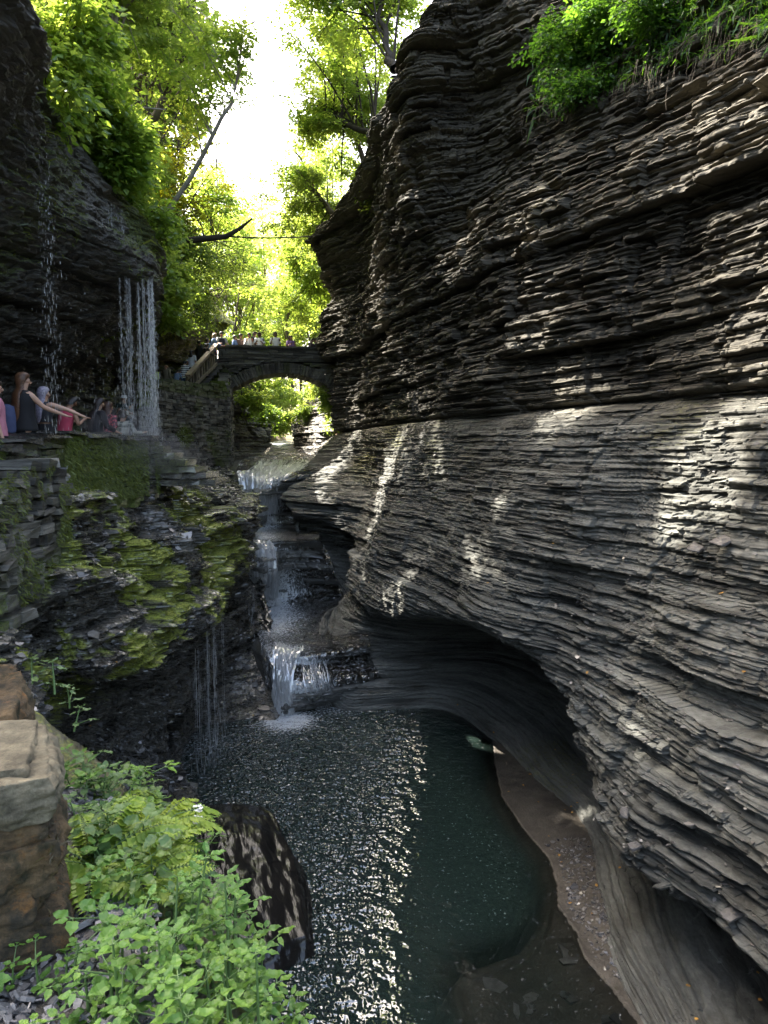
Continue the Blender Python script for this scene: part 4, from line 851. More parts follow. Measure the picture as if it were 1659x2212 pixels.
tree('maple_tree', 'sunlit green tree on the far left slope, its crown just over the bridge stairs', 'tree', [gl_(-10.5, 36), P(440, 640, 36), P(455, 500, 36), P(460, 420, 36)], .16, (pm(480, 540, 36), (2.6, 2.0, 4.2)), 26, 10000, .16, ML_LIME, M_BARK, 11, G1, (.25, 1), .15)
for i, (x, y, dz, rx, ry, rz, lab) in enumerate([(-7.6, 19.5, 2.2, 1.2, 1.6, 2.2, 'dense young tree right behind the rim, beside the grey trunk'), (-8.2, 22.5, 2.6, 1.2, 1.7, 2.6, 'dense young tree between the grey trunk and the leaning trunk'), (-8.0, 26, 2.8, 1.2, 1.8, 2.6, 'dense young tree behind the foot of the leaning trunk'), (-7.4, 16.8, 2.2, 1.0, 1.5, 2.0, 'dense young tree on the rim above the upper water curtain'), (-9.4, 20.5, 5.2, 1.2, 2.2, 2.6, 'tall dense young tree left of the grey trunk'), (-6.7, 20.8, 1.2, 1.0, 1.5, 1.5, 'low dense young tree on the rim under the grey trunk tree'), (-5.9, 15.3, .6, .8, .9, .9, 'small dense young tree on the rim between the two water curtains'), (-6.4, 14.3, 1.0, 1.0, 1.5, 1.4, 'low dense young tree on the rim above the faint streaming water')]):
    b = gl_(x, y); tree('young_tree', lab, 'tree', [b, (x + .1, y, b[2] + dz * .6), (x + .2, y, b[2] + dz + rz * .6)], .07, ((x + .2, y, b[2] + dz), (rx, ry, rz)), 26, 6500, .17, ML_LIME, M_BARK, 40 + i, G1, (.15, 1), .15, 8, .25)
# tall trees higher up the left slope: their crowns shade the right wall and let the sun through in patches
for i, (x, y, lz, rx, ry, rz, nl) in enumerate([(-10.0, 14.5, 25.5, 2.2, 2.7, 5.5, 6500), (-10.2, 18, 26.5, 2.2, 2.7, 6.5, 7500), (-10.4, 21.5, 28, 2.2, 2.7, 7, 7500), (-10.4, 25, 28.5, 2.2, 2.7, 7.5, 7500), (-10.6, 29, 28, 2.2, 3, 7.5, 7500), (-11, 33, 27, 2.4, 3, 7.5, 7500)]):
    lab = ['nearest tall tree high on the left slope, crown above the picture', 'second tall tree from the camera high on the left slope, crown above the picture', 'third tall tree from the camera high on the left slope, crown above the picture', 'fourth tall tree from the camera high on the left slope, crown above the picture', 'fifth tall tree from the camera high on the left slope, crown above the picture', 'farthest tall tree high on the left slope, crown above the picture'][i]
    nl = int(nl * 2.2); b = gl_(x, y); tree('tall_tree', lab, 'tree', [b, (x + .4, y, (b[2] + lz) / 2), (x + .8, y, lz + rz * .6)], .22, ((x + .9, y, lz), (rx, ry, rz)), 30, nl, .34, ML_LIME, M_BARK, 60 + i, 'tall trees on the left slope', (.3, 1), .1, 7, .4, .5, prune=False)
# right rim
tree('rim_tree', 'several-stemmed tree with long bare stems growing on the edge of the right cliff', 'tree', [P(852, 150, 19.5), P(838, 110, 20), P(825, 20, 20.4), P(818, -120, 20.5)], .13, (pm(740, 20, 21.5), (2.5, 1.6, 1.9)), 22, 10500, .13, ML_LIME, M_BARKD, 20, G2, (.5, 1), .1,
     bare=[([P(845, 130, 19.6), P(815, 60, 20), P(800, -60, 20)], .045), ([P(850, 135, 19.6), P(858, 40, 19.8), P(868, -60, 20)], .05), ([P(846, 140, 19.6), P(790, 60, 20.5), P(735, 20, 21), P(690, -20, 21)], .035), ([P(855, 150, 19.4), P(880, 160, 19), P(905, 200, 18.6)], .05)])
tree('rim_tree', 'tree rooted in a dark bent stump on the right rim with upright thin stems', 'tree', [P(836, 300, 24), P(812, 292, 24.2), P(780, 280, 24.4), P(735, 258, 24.6), P(702, 236, 24.8)], .16, (pm(690, 150, 25.5), (2.3, 1.4, 2.6)), 22, 12000, .13, ML_LIME, M_BARKD, 21, G2, (.3, 1), .1,
     bare=[([P(815, 292, 24.2), P(800, 190, 24.2), P(770, 90, 24.5), P(735, 0, 25)], .06), ([P(808, 290, 24.2), P(812, 150, 24.3), P(806, -20, 24.5)], .05), ([P(790, 283, 24.3), P(742, 200, 24.8), P(716, 60, 25), P(700, -20, 25)], .04), ([P(745, 262, 24.6), P(738, 330, 25), P(736, 430, 26)], .03), ([P(720, 250, 25), P(728, 120, 25.2), P(722, -10, 25.5)], .03)])
tree('rim_tree', 'slender green tree behind the bent stump on the right rim', 'tree', [P(800, 380, 28), P(770, 300, 28), P(760, 150, 28), P(752, -40, 28)], .12, (pm(735, 230, 28.5), (2.3, 1.5, 3.2)), 26, 12500, .14, ML_GREEN, M_BARK, 22, G2, (.25, 1), .1)
tree('rim_tree', 'leafy tree leaning from the right rim over the dark overhanging nose', 'tree', [P(735, 480, 30), P(700, 440, 30.5), P(668, 390, 31), P(640, 330, 31)], .13, (pm(655, 440, 31.5), (2.2, 1.5, 2.4)), 26, 12000, .14, ML_GREEN, M_BARK, 23, G2, (.2, 1), .1)
tree('rim_tree', 'bright tree crown hanging low beside the right end of the bridge', 'tree', [P(735, 640, 34.5), P(700, 580, 34.5), P(672, 540, 34.5), P(650, 500, 34.5)], .12, (pm(660, 600, 35), (1.7, 1.2, 3.0)), 24, 10500, .15, ML_LIME, M_BARK, 24, G2, (.2, 1), .1)
tree('broadleaf_shrub', 'small shrub on the edge of the right cliff in the sun', 'shrub', [P(810, 440, 25.5), P(805, 425, 25.4), P(800, 415, 25.3)], .03, (pm(808, 425, 25.2), (.5, .4, .4)), 10, 900, .11, ML_GREEN, M_BARKD, 25, None, (.1, 1), .3)
# beyond the bridge
rs_ = np.random.RandomState(77)
FT = [(440, 520, 44, 3.2, 5.2), (505, 560, 47, 2.8, 5.0), (548, 610, 52, 2.4, 4.6), (700, 560, 46, 2.6, 5.5), (640, 560, 50, 2.4, 5.0), (672, 640, 42, 1.8, 3.2), (520, 680, 43, 1.8, 2.6), (565, 520, 62, 3.6, 6.0), (470, 420, 56, 4.0, 6.5), (640, 440, 60, 3.8, 7.0), (720, 420, 54, 3.8, 6.5), (575, 660, 72, 3.4, 4.5), (620, 655, 70, 3.0, 4.0), (605, 700, 58, 2.6, 2.2), (550, 420, 80, 4.5, 6), (690, 300, 66, 4.5, 7), (610, 560, 90, 5, 7), (540, 700, 60, 2.2, 2.0)]
FL = ['far tree above the top of the bridge stairs', 'far tree over the left end of the bridge parapet', 'far tree left of the bright gap over the bridge', 'far tree against the right cliff over the bridge', 'far tree right of the bright gap over the bridge', 'low far tree over the right end of the bridge parapet', 'low far tree behind the people on the left of the bridge', 'pale far tree high over the middle of the bridge', 'pale far tree behind the leaning trunk', 'pale far tree right of the sky gap, above the middle of the bridge', 'pale far tree behind the right cliff nose', 'hazy tree deep in the valley left of the bright gap', 'hazy tree deep in the valley right of the bright gap', 'low bush behind the middle of the bridge parapet', 'palest tree at the bottom of the sky gap', 'pale far tree high behind the rim stems', 'tree farthest up the valley in the bright gap', 'low bush behind the pointing pair on the bridge']
for i, (u, v, Y, rx, rz) in enumerate(FT):
    c = pm(u, v, Y); b = (c[0] + rs_.uniform(-.6, .6), Y, min(hill_z(c[0], Y) - .3, c[2] - rz * .6))
    tree('forest_tree', FL[i], 'tree', [b, (c[0] + rs_.normal(0, .3), Y, (b[2] + c[2]) / 2), (c[0], Y, c[2] + rz * .7)], .16, (c, (rx, rx * .7, rz)), 18, 3800, .2 + .0016 * Y, ML_FAR, M_BARK, 100 + i, G3, (.2, 1), .1, 6, .4)
# green hanging over the far banks, seen through the arch
for i, (u, v, Y, rx, rz, lab) in enumerate([(520, 842, 36, .9, .5, 'bright green bush hanging at the left side of the arch opening'), (545, 862, 37, .85, .4, 'bright green bush drooping over the dark rock under the arch'), (575, 888, 38.5, .6, .32, 'yellow-green bush at the tip of the dark rock under the arch'), (560, 835, 44, 1.8, 1.2, 'pale leafy tree glimpsed through the left of the arch'), (640, 845, 46, 2.2, 1.1, 'pale leafy tree glimpsed through the middle of the arch'), (700, 845, 39, 1.0, .6, 'olive bush on the right bank under the arch'), (716, 870, 34.5, .3, .8, 'bright vine dangling at the right side of the arch opening'), (605, 865, 58, 2, 1.6, 'hazy green tree far behind the arch'), (672, 885, 41, .8, .4, 'green bush draped over the right bank rocks under the arch'), (622, 905, 50, 1.0, .6, 'yellow-green bush in the middle of the valley, seen low through the arch'), (596, 925, 48, .8, .4, 'low bush beside the far stream, seen at the bottom of the arch opening')]):
    c = pm(u, v, Y - (1.2 if Y < 42 else 0)); rx, rz = rx * 1.3, rz * 1.25; tree('bank_bush', lab, 'bush', [c + [0, .2, -rz * .4], c + [0, .1, 0], c + [0, 0, rz * .4]], .03, (c, (rx, .5 if rx < 1.5 else 1.2, rz)), 14, 2600, .13 if Y < 42 else .22, (ML_GREEN, ML_LIME, ML_LIME, ML_FAR, ML_FAR, ML_GREEN, ML_LIME, ML_FAR, ML_GREEN, ML_FAR, ML_GREEN)[i], M_BARKD, 140 + i, 'greenery seen through the arch', (.1, 1), .5, 6, .2)
# dark log and the long twig across the gorge
m_ = MB(); m_.tube([P(325, 522, 23.2), P(360, 523, 23), P(430, 517, 22.6), P(488, 511, 22.3), P(515, 496, 22.2), P(545, 472, 22)], [.11, .11, .10, .085, .06, .025], 8)
m_.tube([P(488, 511, 22.3), P(560, 514, 23), P(640, 513, 25), P(705, 506, 29)], [.03, .025, .02, .012], 5)
m_.tube([P(440, 516, 22.5), P(436, 490, 22.5), P(415, 458, 22.5), P(400, 440, 22.6)], [.03, .02, .015, .008], 5); m_.tube([P(470, 513, 22.4), P(440, 450, 22.3), P(410, 425, 22.4)], [.02, .015, .008], 5)
tag(m_.build('fallen_log', M_BARKD, smooth=True), 'dark bare fallen trunk jutting out level from the left slope', 'log')
# ------------------------------------------------------------------ stream water and falls
M_STREAM = mat_water('stream_water', (.03, .022, .012), 2.4, 1.2, rough=.03, ior=2.7, foamst=(1.6, 1.6, .3))
def water_patch(poly_uv, z, ripple, foamf, name='stream_water', n=90):
    q = np.array([P(u, v, z=z)[:2] for u, v in poly_uv]); x0, y0 = q.min(0) - .2; x1, y1 = q.max(0) + .2
    X, Y = np.meshgrid(np.linspace(x0, x1, n), np.linspace(y0, y1, n), indexing='ij'); Z = z + .012 * fbm(X * 4, Y * 4, 0 * X, 3)
    k = in_poly(np.stack([X.ravel(), Y.ravel()], -1), q).reshape(X.shape); fk = (k[:-1, :-1] | k[1:, 1:]).ravel()
    pts = np.stack([X, Y, Z], -1); fo = foamf(proj(pts))
    tag(mesh_np(name, pts.reshape(-1, 3), grid_faces(n, n)[fk], M_STREAM, smooth=True, attrs={'silt': np.full(X.shape, .35), 'foam': fo, 'ripple': np.full(X.shape, ripple)}), kind='structure')
g2 = lambda q, u, v, a, b: np.exp(-((q[..., 0] - u) / a) ** 2 - ((q[..., 1] - v) / b) ** 2)
# the thin sheet that slides over the upper ledge
C = np.array(SB[:17], float) + [0, 0, .05]
tv_ = np.linspace(.55, 4, 130); tu_ = np.linspace(0, 16, 620)
Vw = np.einsum('ai,ijk,bj->abk', crw(17, tu_), C, crw(5, tv_))
du, dv = np.gradient(Vw, axis=0), np.gradient(Vw, axis=1); Nw = np.cross(dv, du); Nw /= np.linalg.norm(Nw, axis=-1, keepdims=True) + 1e-9; Nw *= np.sign(Nw[..., 2:3].mean())
steep = 1 - np.clip(Nw[..., 2], 0, 1)
up_ = sstep(5.5, 4.5, tu_)[:, None]
Vw[..., 2] += up_ * .03 * np.round(2.2 * fbm(Vw[..., 0] * .7, Vw[..., 1] * 2.2, 0 * Vw[..., 0], 2)) + .012 * fbm(Vw[..., 0] * 3, Vw[..., 1] * 5, Vw[..., 2], 3)
Vw += Nw * (.06 * sstep(.15, .6, steep) * fbm(Vw[..., 0] * 5, Vw[..., 1] * 2, Vw[..., 2] * 1.3, 4))[..., None]
qw = proj(Vw)
colf = np.exp(-((tv_ - 1.9) / 1.25) ** 4)[None, :]
fo = np.clip(.9 * g2(qw, 606, 960, 26, 7) + .8 * sstep(.12, .5, steep) * colf + .1 + 1.0 * g2(qw, 545, 1138, 24, 10) + .6 * g2(qw, 580, 1136, 30, 8) + .35 * g2(qw, 570, 1162, 40, 12)
             + 1.0 * g2(qw, 575, 1306, 38, 16) + .4 * g2(qw, 600, 1335, 60, 30) + .5 * g2(qw, 630, 1404, 35, 12) + .38 * g2(qw, 590, 1350, 60, 55) + .35 * g2(qw, 560, 1155, 40, 14), 0, 1)  # broad last two: foam, plus white painted in for the pools' silver glints
tag(mesh_np('stream_water', Vw.reshape(-1, 3), grid_faces(620, 130, flip=True), M_STREAM, smooth=True, attrs={'silt': np.full(fo.shape, .3), 'foam': fo, 'ripple': np.full(fo.shape, 1.8)}), kind='structure')

def mat_white():
    m = bpy.data.materials.new('white_water'); m.use_nodes = True; t = m.node_tree; t.nodes.clear()
    out = t.nodes.new('ShaderNodeOutputMaterial'); df = t.nodes.new('ShaderNodeBsdfDiffuse'); tl = t.nodes.new('ShaderNodeBsdfTranslucent'); gl = t.nodes.new('ShaderNodeBsdfGlossy'); tr = t.nodes.new('ShaderNodeBsdfTransparent')
    for n_ in (df, tl): n_.inputs[0].default_value = (.95, .96, .97, 1)
    gl.inputs['Roughness'].default_value = .22
    a = t.nodes.new('ShaderNodeMixShader'); a.inputs[0].default_value = .5; t.links.new(df.outputs[0], a.inputs[1]); t.links.new(tl.outputs[0], a.inputs[2])
    b = t.nodes.new('ShaderNodeMixShader'); b.inputs[0].default_value = .35; t.links.new(a.outputs[0], b.inputs[1]); t.links.new(gl.outputs[0], b.inputs[2])
    c = t.nodes.new('ShaderNodeMixShader'); t.links.new(attr(t, 'thin'), c.inputs[0]); t.links.new(b.outputs[0], c.inputs[1]); t.links.new(tr.outputs[0], c.inputs[2])
    t.links.new(c.outputs[0], out.inputs['Surface']); return m
M_WHITE = mat_white()
def fall(label, rows, c_top, c_bot, seed, n, wid, off=(.02, .12), thin=(.0, .25), seg=12, wander=.05, length=(.25, .8)):
    """strands of white water running down over the sheet of the stream: rows of the bed, column range at the top and at the bottom"""
    rs = np.random.RandomState(seed); V, F, TH = [], [], []; o_ = 0
    def at(r, c):
        a = np.clip(r / 16 * 619, 0, 618.999); b = np.clip((c - .55) / 3.45 * 129, 0, 128.999); i, j = a.astype(int), b.astype(int); f, g = (a - i)[:, None], (b - j)[:, None]
        return [(M[i, j] * (1 - f) * (1 - g) + M[i + 1, j] * f * (1 - g) + M[i, j + 1] * (1 - f) * g + M[i + 1, j + 1] * f * g) for M in (Vw, Nw)]
    for k in range(n):
        t0 = rs.uniform(-.05, 1.0); t1 = min(1.04, t0 + rs.uniform(*length)); t = np.linspace(t0, t1, seg); f = rs.uniform(0, 1) + wander * np.cumsum(rs.normal(0, .3, seg))
        c0, c1 = c_top[0] + (c_bot[0] - c_top[0]) * t, c_top[1] + (c_bot[1] - c_top[1]) * t
        p_, n_ = at(rows[0] + (rows[1] - rows[0]) * t, c0 + (c1 - c0) * f); c = p_ + n_ * (rs.uniform(*off) * np.sin(np.linspace(.3, 2.8, seg)) + .012 * rs.normal(0, 1, seg))[:, None] + np.array([0, -1, .2]) * rs.uniform(.01, .05)
        w_ = wid * rs.uniform(.35, 1.4) * np.sin(np.linspace(.12, math.pi - .12, seg)) ** .6; yaw = rs.uniform(-.8, .8); s = np.array([math.cos(yaw), math.sin(yaw), 0])
        V.append(np.stack([c - s * w_[:, None] / 2, c + s * w_[:, None] / 2], 1).reshape(-1, 3)); i = np.arange(seg - 1) * 2 + o_; F.append(np.stack([i, i + 1, i + 3, i + 2], -1)); o_ += 2 * seg; TH.append(np.full(2 * seg, rs.uniform(*thin)))
    return tag(mesh_np('waterfall', np.concatenate(V), np.concatenate(F), M_WHITE, attrs={'thin': np.concatenate(TH)}), label, 'waterfall', 'cascades of the stream')
fall('upper cascade pouring down the left of the dark hollow under the bridge', (4.0, 6.05), (.6, 1.5), (.75, 1.75), 1, 1100, .085)
fall('thin veil of water over the dark hollow beside the upper cascade', (4.9, 6.05), (1.75, 3.1), (1.9, 2.8), 2, 230, .04, (.02, .10), (.0, .35))
fall('sheet sliding down the bright upper ledge under the bridge', (2.7, 5.0), (1.2, 3.6), (1.4, 3.1), 6, 420, .06, (.005, .03), (.1, .5))
fall('middle white cascade below the small pool', (8.2, 11.15), (.8, 2.4), (.7, 2.2), 3, 1100, .085, (.02, .13))
fall('lowest cascade narrowing into a white spout that strikes the pool', (13.0, 16.1), (1.0, 2.5), (.85, 1.75), 4, 760, .065, (.02, .12))
fall('thin trickles off the low ledge right of the lowest cascade', (13.6, 16.0), (2.5, 3.2), (2.6, 3.15), 5, 90, .03, (.02, .06), (.1, .5))

def curtain(label, lips, seed, n, zbot, dash=(.05, .5), wid=(.004, .012), jx=.03, thin=(.0, .5), dens=None, acc=True, name='water_curtain', group='thin water curtains', cont=.012, jf=.015):
    """drops and strands hanging from a dripping lip; lips: points along the lip"""
    rs = np.random.RandomState(seed); Lp = np.array(lips, float); V, F, TH = [], [], []; off = 0
    ns = max(6, n // 45); fs = rs.uniform(0, len(Lp) - 1, ns) if dens is None else rs.choice(dens, ns) + rs.normal(0, .12, ns); fs = np.clip(fs, 0, len(Lp) - 1)
    for k in range(n):
        f = fs[rs.randint(ns)] + rs.normal(0, jf); f = min(max(f, 0), len(Lp) - 1); i = min(int(f), len(Lp) - 2); g = f - i; c = Lp[i] * (1 - g) + Lp[i + 1] * g
        H = c[2] - (zbot(c) if callable(zbot) else zbot); d = H * rs.uniform(0, 1) ** .8; l = rs.uniform(*dash) * (.4 + .9 * d / H)
        if rs.rand() < cont: d, l = 0, H * rs.uniform(.3, 1)
        l = min(l, H - d)
        j = jx * (.3 + d / H); x, y = c[0] + rs.normal(0, j), c[1] + rs.normal(0, j); w_ = rs.uniform(*wid)
        th = rs.uniform(0, 6.28) + np.arange(3) * 2.094; ring = np.stack([np.cos(th) * w_, np.sin(th) * w_, np.zeros(3)], -1)
        z0 = c[2] - d; P0 = np.array([x, y, z0]); v = np.concatenate([P0 + ring * .35, P0 - [0, 0, l * .7] + ring, P0[None] - [[0, 0, l]]]); V.append(v)
        a = off; F += [[a + q, a + (q + 1) % 3, a + 3 + (q + 1) % 3] for q in range(3)] + [[a + q, a + 3 + (q + 1) % 3, a + 3 + q] for q in range(3)] + [[a + 3 + q, a + 3 + (q + 1) % 3, a + 6] for q in range(3)]
        off += 7; TH.append(np.full(7, rs.uniform(*thin)))
    return tag(mesh_np(name, np.concatenate(V), np.array(F), M_WHITE, attrs={'thin': np.concatenate(TH)}), label, 'waterfall', group)
lipA = [P(u, v, Y) for u, v, Y in [(248, 590, 14.3), (258, 600, 14.3), (272, 596, 14.35), (284, 606, 14.4), (298, 610, 14.5), (308, 602, 14.6), (318, 606, 14.7), (327, 600, 14.8), (333, 620, 14.9)]]
curtain('brightest water curtain falling from the mossy overhang onto the wall end', lipA, 1, 4200, lambda c: 6.9, (.03, .16), (.0014, .0034), .05, (.0, .3), dens=np.array([1, 2, 2.3, 2.6, 4, 4.3, 5.2, 6, 6.4, 6.8, 7.1, 7.4, 7.8]))
lipB = [P(u, v, Y) for u, v, Y in [(70, 215, 10.9), (82, 225, 10.9), (94, 260, 11), (104, 340, 11.2), (114, 410, 11.4), (122, 450, 11.6)]]
curtain('faint streaming water in front of the dark overhang behind the women', lipB, 2, 480, 6.5, (.03, .13), (.0018, .0036), .08, (.1, .5), cont=.0, jf=.12)
lipC = [P(u, v, Y) for u, v, Y in [(186, 415, 13.7), (215, 432, 14), (235, 440, 14.2), (255, 440, 14.6), (268, 452, 14.8)]]
curtain('short fine drips under the upper rim above the mossy ledge', lipC, 3, 160, lambda c: c[2] - 1.0, (.05, .2), (.0015, .003), .03, (.2, .6), cont=.05, jf=.2)
lipD = [P(u, v, Y) for u, v, Y in [(402, 1380, 14.4), (425, 1345, 14.7), (445, 1335, 15), (462, 1335, 15.2), (478, 1300, 16), (484, 1270, 16.8)]]
curtain('drips falling from the mossy lip into the dark recess beside the pool', lipD, 4, 420, .02, (.08, .4), (.002, .005), .05, (.2, .7), dens=np.array([1, 2, 3, 3.2, 3.4, 4, 4.2]), cont=.08)
lipE = [P(u, v, Y) for u, v, Y in [(533, 1170, 20.6), (540, 1172, 20.9), (546, 1180, 21)]]
curtain('drips off the far tip of the left ledge beside the cascades', lipE, 5, 110, 1.0, (.1, .5), (.003, .008), .03, (.2, .7))
lipF = [P(u, v, Y) for u, v, Y in [(140, 560, 12.2), (170, 610, 12.8), (200, 640, 13.2), (240, 640, 13.8)]]
curtain('sparse drips between the two water curtains', lipF, 6, 220, 6.6, (.04, .16), (.0015, .003), .08, (.2, .7), cont=.0, jf=.4)
# spray where the curtain lands
rs_ = np.random.RandomState(5); MV, MF = [], []; off = 0
for k in range(5200):
    c = np.array([-4.75, 14.2, 7.0]) + rs_.normal(0, 1, 3) * [.45, 1.0, .16] + [0, 0, .12]; c[2] = max(c[2], 6.55); s = rs_.uniform(.002, .006)
    q = rs_.normal(0, 1, (4, 3)); q /= np.linalg.norm(q, axis=1, keepdims=True); MV.append(c + q * s); MF += [[off, off + 1, off + 2], [off, off + 2, off + 3], [off, off + 3, off + 1], [off + 1, off + 3, off + 2]]; off += 4
tag(mesh_np('spray', np.concatenate(MV), np.array(MF), M_WHITE, attrs={'thin': np.full(off, .2)}), kind='stuff')
mm = bpy.data.materials.new('mist'); mm.use_nodes = True; t_ = mm.node_tree; t_.nodes.clear()
o_ = t_.nodes.new('ShaderNodeOutputMaterial'); vs = t_.nodes.new('ShaderNodeVolumePrincipled'); vs.inputs['Color'].default_value = (.95, .96, 1, 1); vs.inputs['Density'].default_value = .07; vs.inputs['Anisotropy'].default_value = .5
t_.links.new(vs.outputs[0], o_.inputs['Volume'])
for c, d in ((( -4.85, 14.4, 6.95), (.75, 1.6, .55)), ((-4.9, 13.2, 7.3), (.6, 1.5, .5)), ((-4.5, 15.2, 6.7), (.8, 1.0, .5))):
    bm = bmesh.new(); bmesh.ops.create_icosphere(bm, subdivisions=3, radius=1.0); me = bpy.data.meshes.new('mist'); bm.to_mesh(me); bm.free(); me.materials.append(mm)
    o = link(bpy.data.objects.new('mist', me)); o.location = c; o.scale = d; tag(o, kind='stuff')
# ------------------------------------------------------------------ people
MATS = {}
def cloth(c, rough=.85): 
    k = ('c',) + tuple(c)
    if k not in MATS: MATS[k] = mat_plain('cloth', c, rough, .12, 14)
    return MATS[k]
def skinm(c):
    k = ('s',) + tuple(c)
    if k not in MATS:
        MATS[k] = mat_plain('skin', c, .5, .06, 10); MATS[k].node_tree.nodes['Principled BSDF'].inputs['Subsurface Weight'].default_value = .05
    return MATS[k]
def hairm(c):
    k = ('h',) + tuple(c)
    if k not in MATS: MATS[k] = mat_plain('hair', c, .5, .4, 40)
    return MATS[k]
def patterned(kind):
    if kind in MATS: return MATS[kind]
    m, t, b = mat_new(kind); tc = t.nodes.new('ShaderNodeTexCoord'); sx = t.nodes.new('ShaderNodeSeparateXYZ'); t.links.new(tc.outputs['Object'], sx.inputs[0])
    def stripes(o, fr, wd):
        a = t.nodes.new('ShaderNodeMath'); a.operation = 'MULTIPLY'; t.links.new(o, a.inputs[0]); a.inputs[1].default_value = fr
        f = t.nodes.new('ShaderNodeMath'); f.operation = 'FRACT'; t.links.new(a.outputs[0], f.inputs[0])
        g = t.nodes.new('ShaderNodeMath'); g.operation = 'LESS_THAN'; t.links.new(f.outputs[0], g.inputs[0]); g.inputs[1].default_value = wd; return g.outputs[0]
    if kind == 'striped_cloth': c = rgbmix(t, stripes(sx.outputs['Z'], 13, .5), (.75, .75, .74), (.02, .022, .035))
    elif kind == 'plaid_cloth':
        c = rgbmix(t, stripes(sx.outputs['Z'], 6, .32), (.42, .41, .33), (.12, .13, .09)); c = rgbmix(t, stripes(sx.outputs['X'], 6, .35), c, (.10, .11, .08)); c = rgbmix(t, stripes(sx.outputs['Z'], 12, .12), c, (.6, .58, .5))
    elif kind == 'floral_cloth': c = rgbmix(t, mapr(t, noise(t, 22, 2), .45, .6, 0, 1), (.03, .025, .03), (.6, .12, .14))
    t.links.new(c, b.inputs['Base Color']); b.inputs['Roughness'].default_value = .85; MATS[kind] = m; return m
def skin_obj(name, verts, edges, rad, mat, parent, root=0, sub=1):
    me = bpy.data.meshes.new(name); me.from_pydata([tuple(map(float, v)) for v in verts], edges, []); o = link(bpy.data.objects.new(name, me)); me.materials.append(mat)
    md = o.modifiers.new('Skin', 'SKIN'); md.use_smooth_shade = True; md.branch_smoothing = .3
    if not me.skin_vertices: me.skin_vertices.new()
    for i, r in enumerate(rad):
        d = me.skin_vertices[0].data[i]; d.radius = (r, r) if np.isscalar(r) else r; d.use_root = (i == root)
    sm = o.modifiers.new('Smooth', 'SUBSURF'); sm.levels = sub; sm.render_levels = sub
    if parent is not None: o.parent = parent
    return o
def hand_chain(V, E, Rr, wi, wrist, d, side, up, k, spread=1.0, curl=.25):
    """palm, four unequal fingers and a thumb off the palm's side"""
    d = d / np.linalg.norm(d); s = side - d * (side @ d); s /= np.linalg.norm(s) + 1e-9; n = np.cross(d, s)
    p = len(V); V.append(wrist + d * .05 * k); Rr.append(.026 * k); E.append((wi, p))
    q = len(V); V.append(wrist + d * .085 * k); Rr.append(.026 * k); E.append((p, q))
    for j, (off, L) in enumerate(((-.030, .058), (-.010, .070), (.011, .064), (.030, .050))):
        a = len(V); dd = d + s * off * 3.5 * spread; dd /= np.linalg.norm(dd)
        V.append(wrist + d * .10 * k + s * off * k); Rr.append(.0095 * k); E.append((q, a))
        V.append(V[a] + dd * L * .55 * k - n * curl * .02 * k); Rr.append(.0085 * k); E.append((a, a + 1)); V.append(V[a + 1] + dd * L * .5 * k - n * curl * .05 * k); Rr.append(.007 * k); E.append((a + 1, a + 2))
    a = len(V); V.append(wrist + d * .055 * k - s * .045 * k); Rr.append(.011 * k); E.append((p, a)); V.append(V[a] + (d * .6 - s * .6) * .055 * k); Rr.append(.0085 * k); E.append((a, a + 1))
def loft(name, rings, mat, parent, n=18, yf=None, close=False):
    """rings: (centre, rx, ry[, front limit])"""
    m = MB(); th = np.linspace(0, 2 * math.pi, n); rows = []
    for q in rings:
        c, rx, ry = q[0], q[1], q[2]; y = ry * np.sin(th); x = rx * np.cos(th)
        if len(q) > 3: y = np.minimum(y, q[3])
        rows.append(np.stack([c[0] + x, c[1] + y, np.full(n, c[2]) + (q[4] * y if len(q) > 4 else 0)], -1))
    m.add(np.array(rows).reshape(-1, 3), grid_faces(len(rings), n)); return m.build(name, mat, parent, smooth=True)
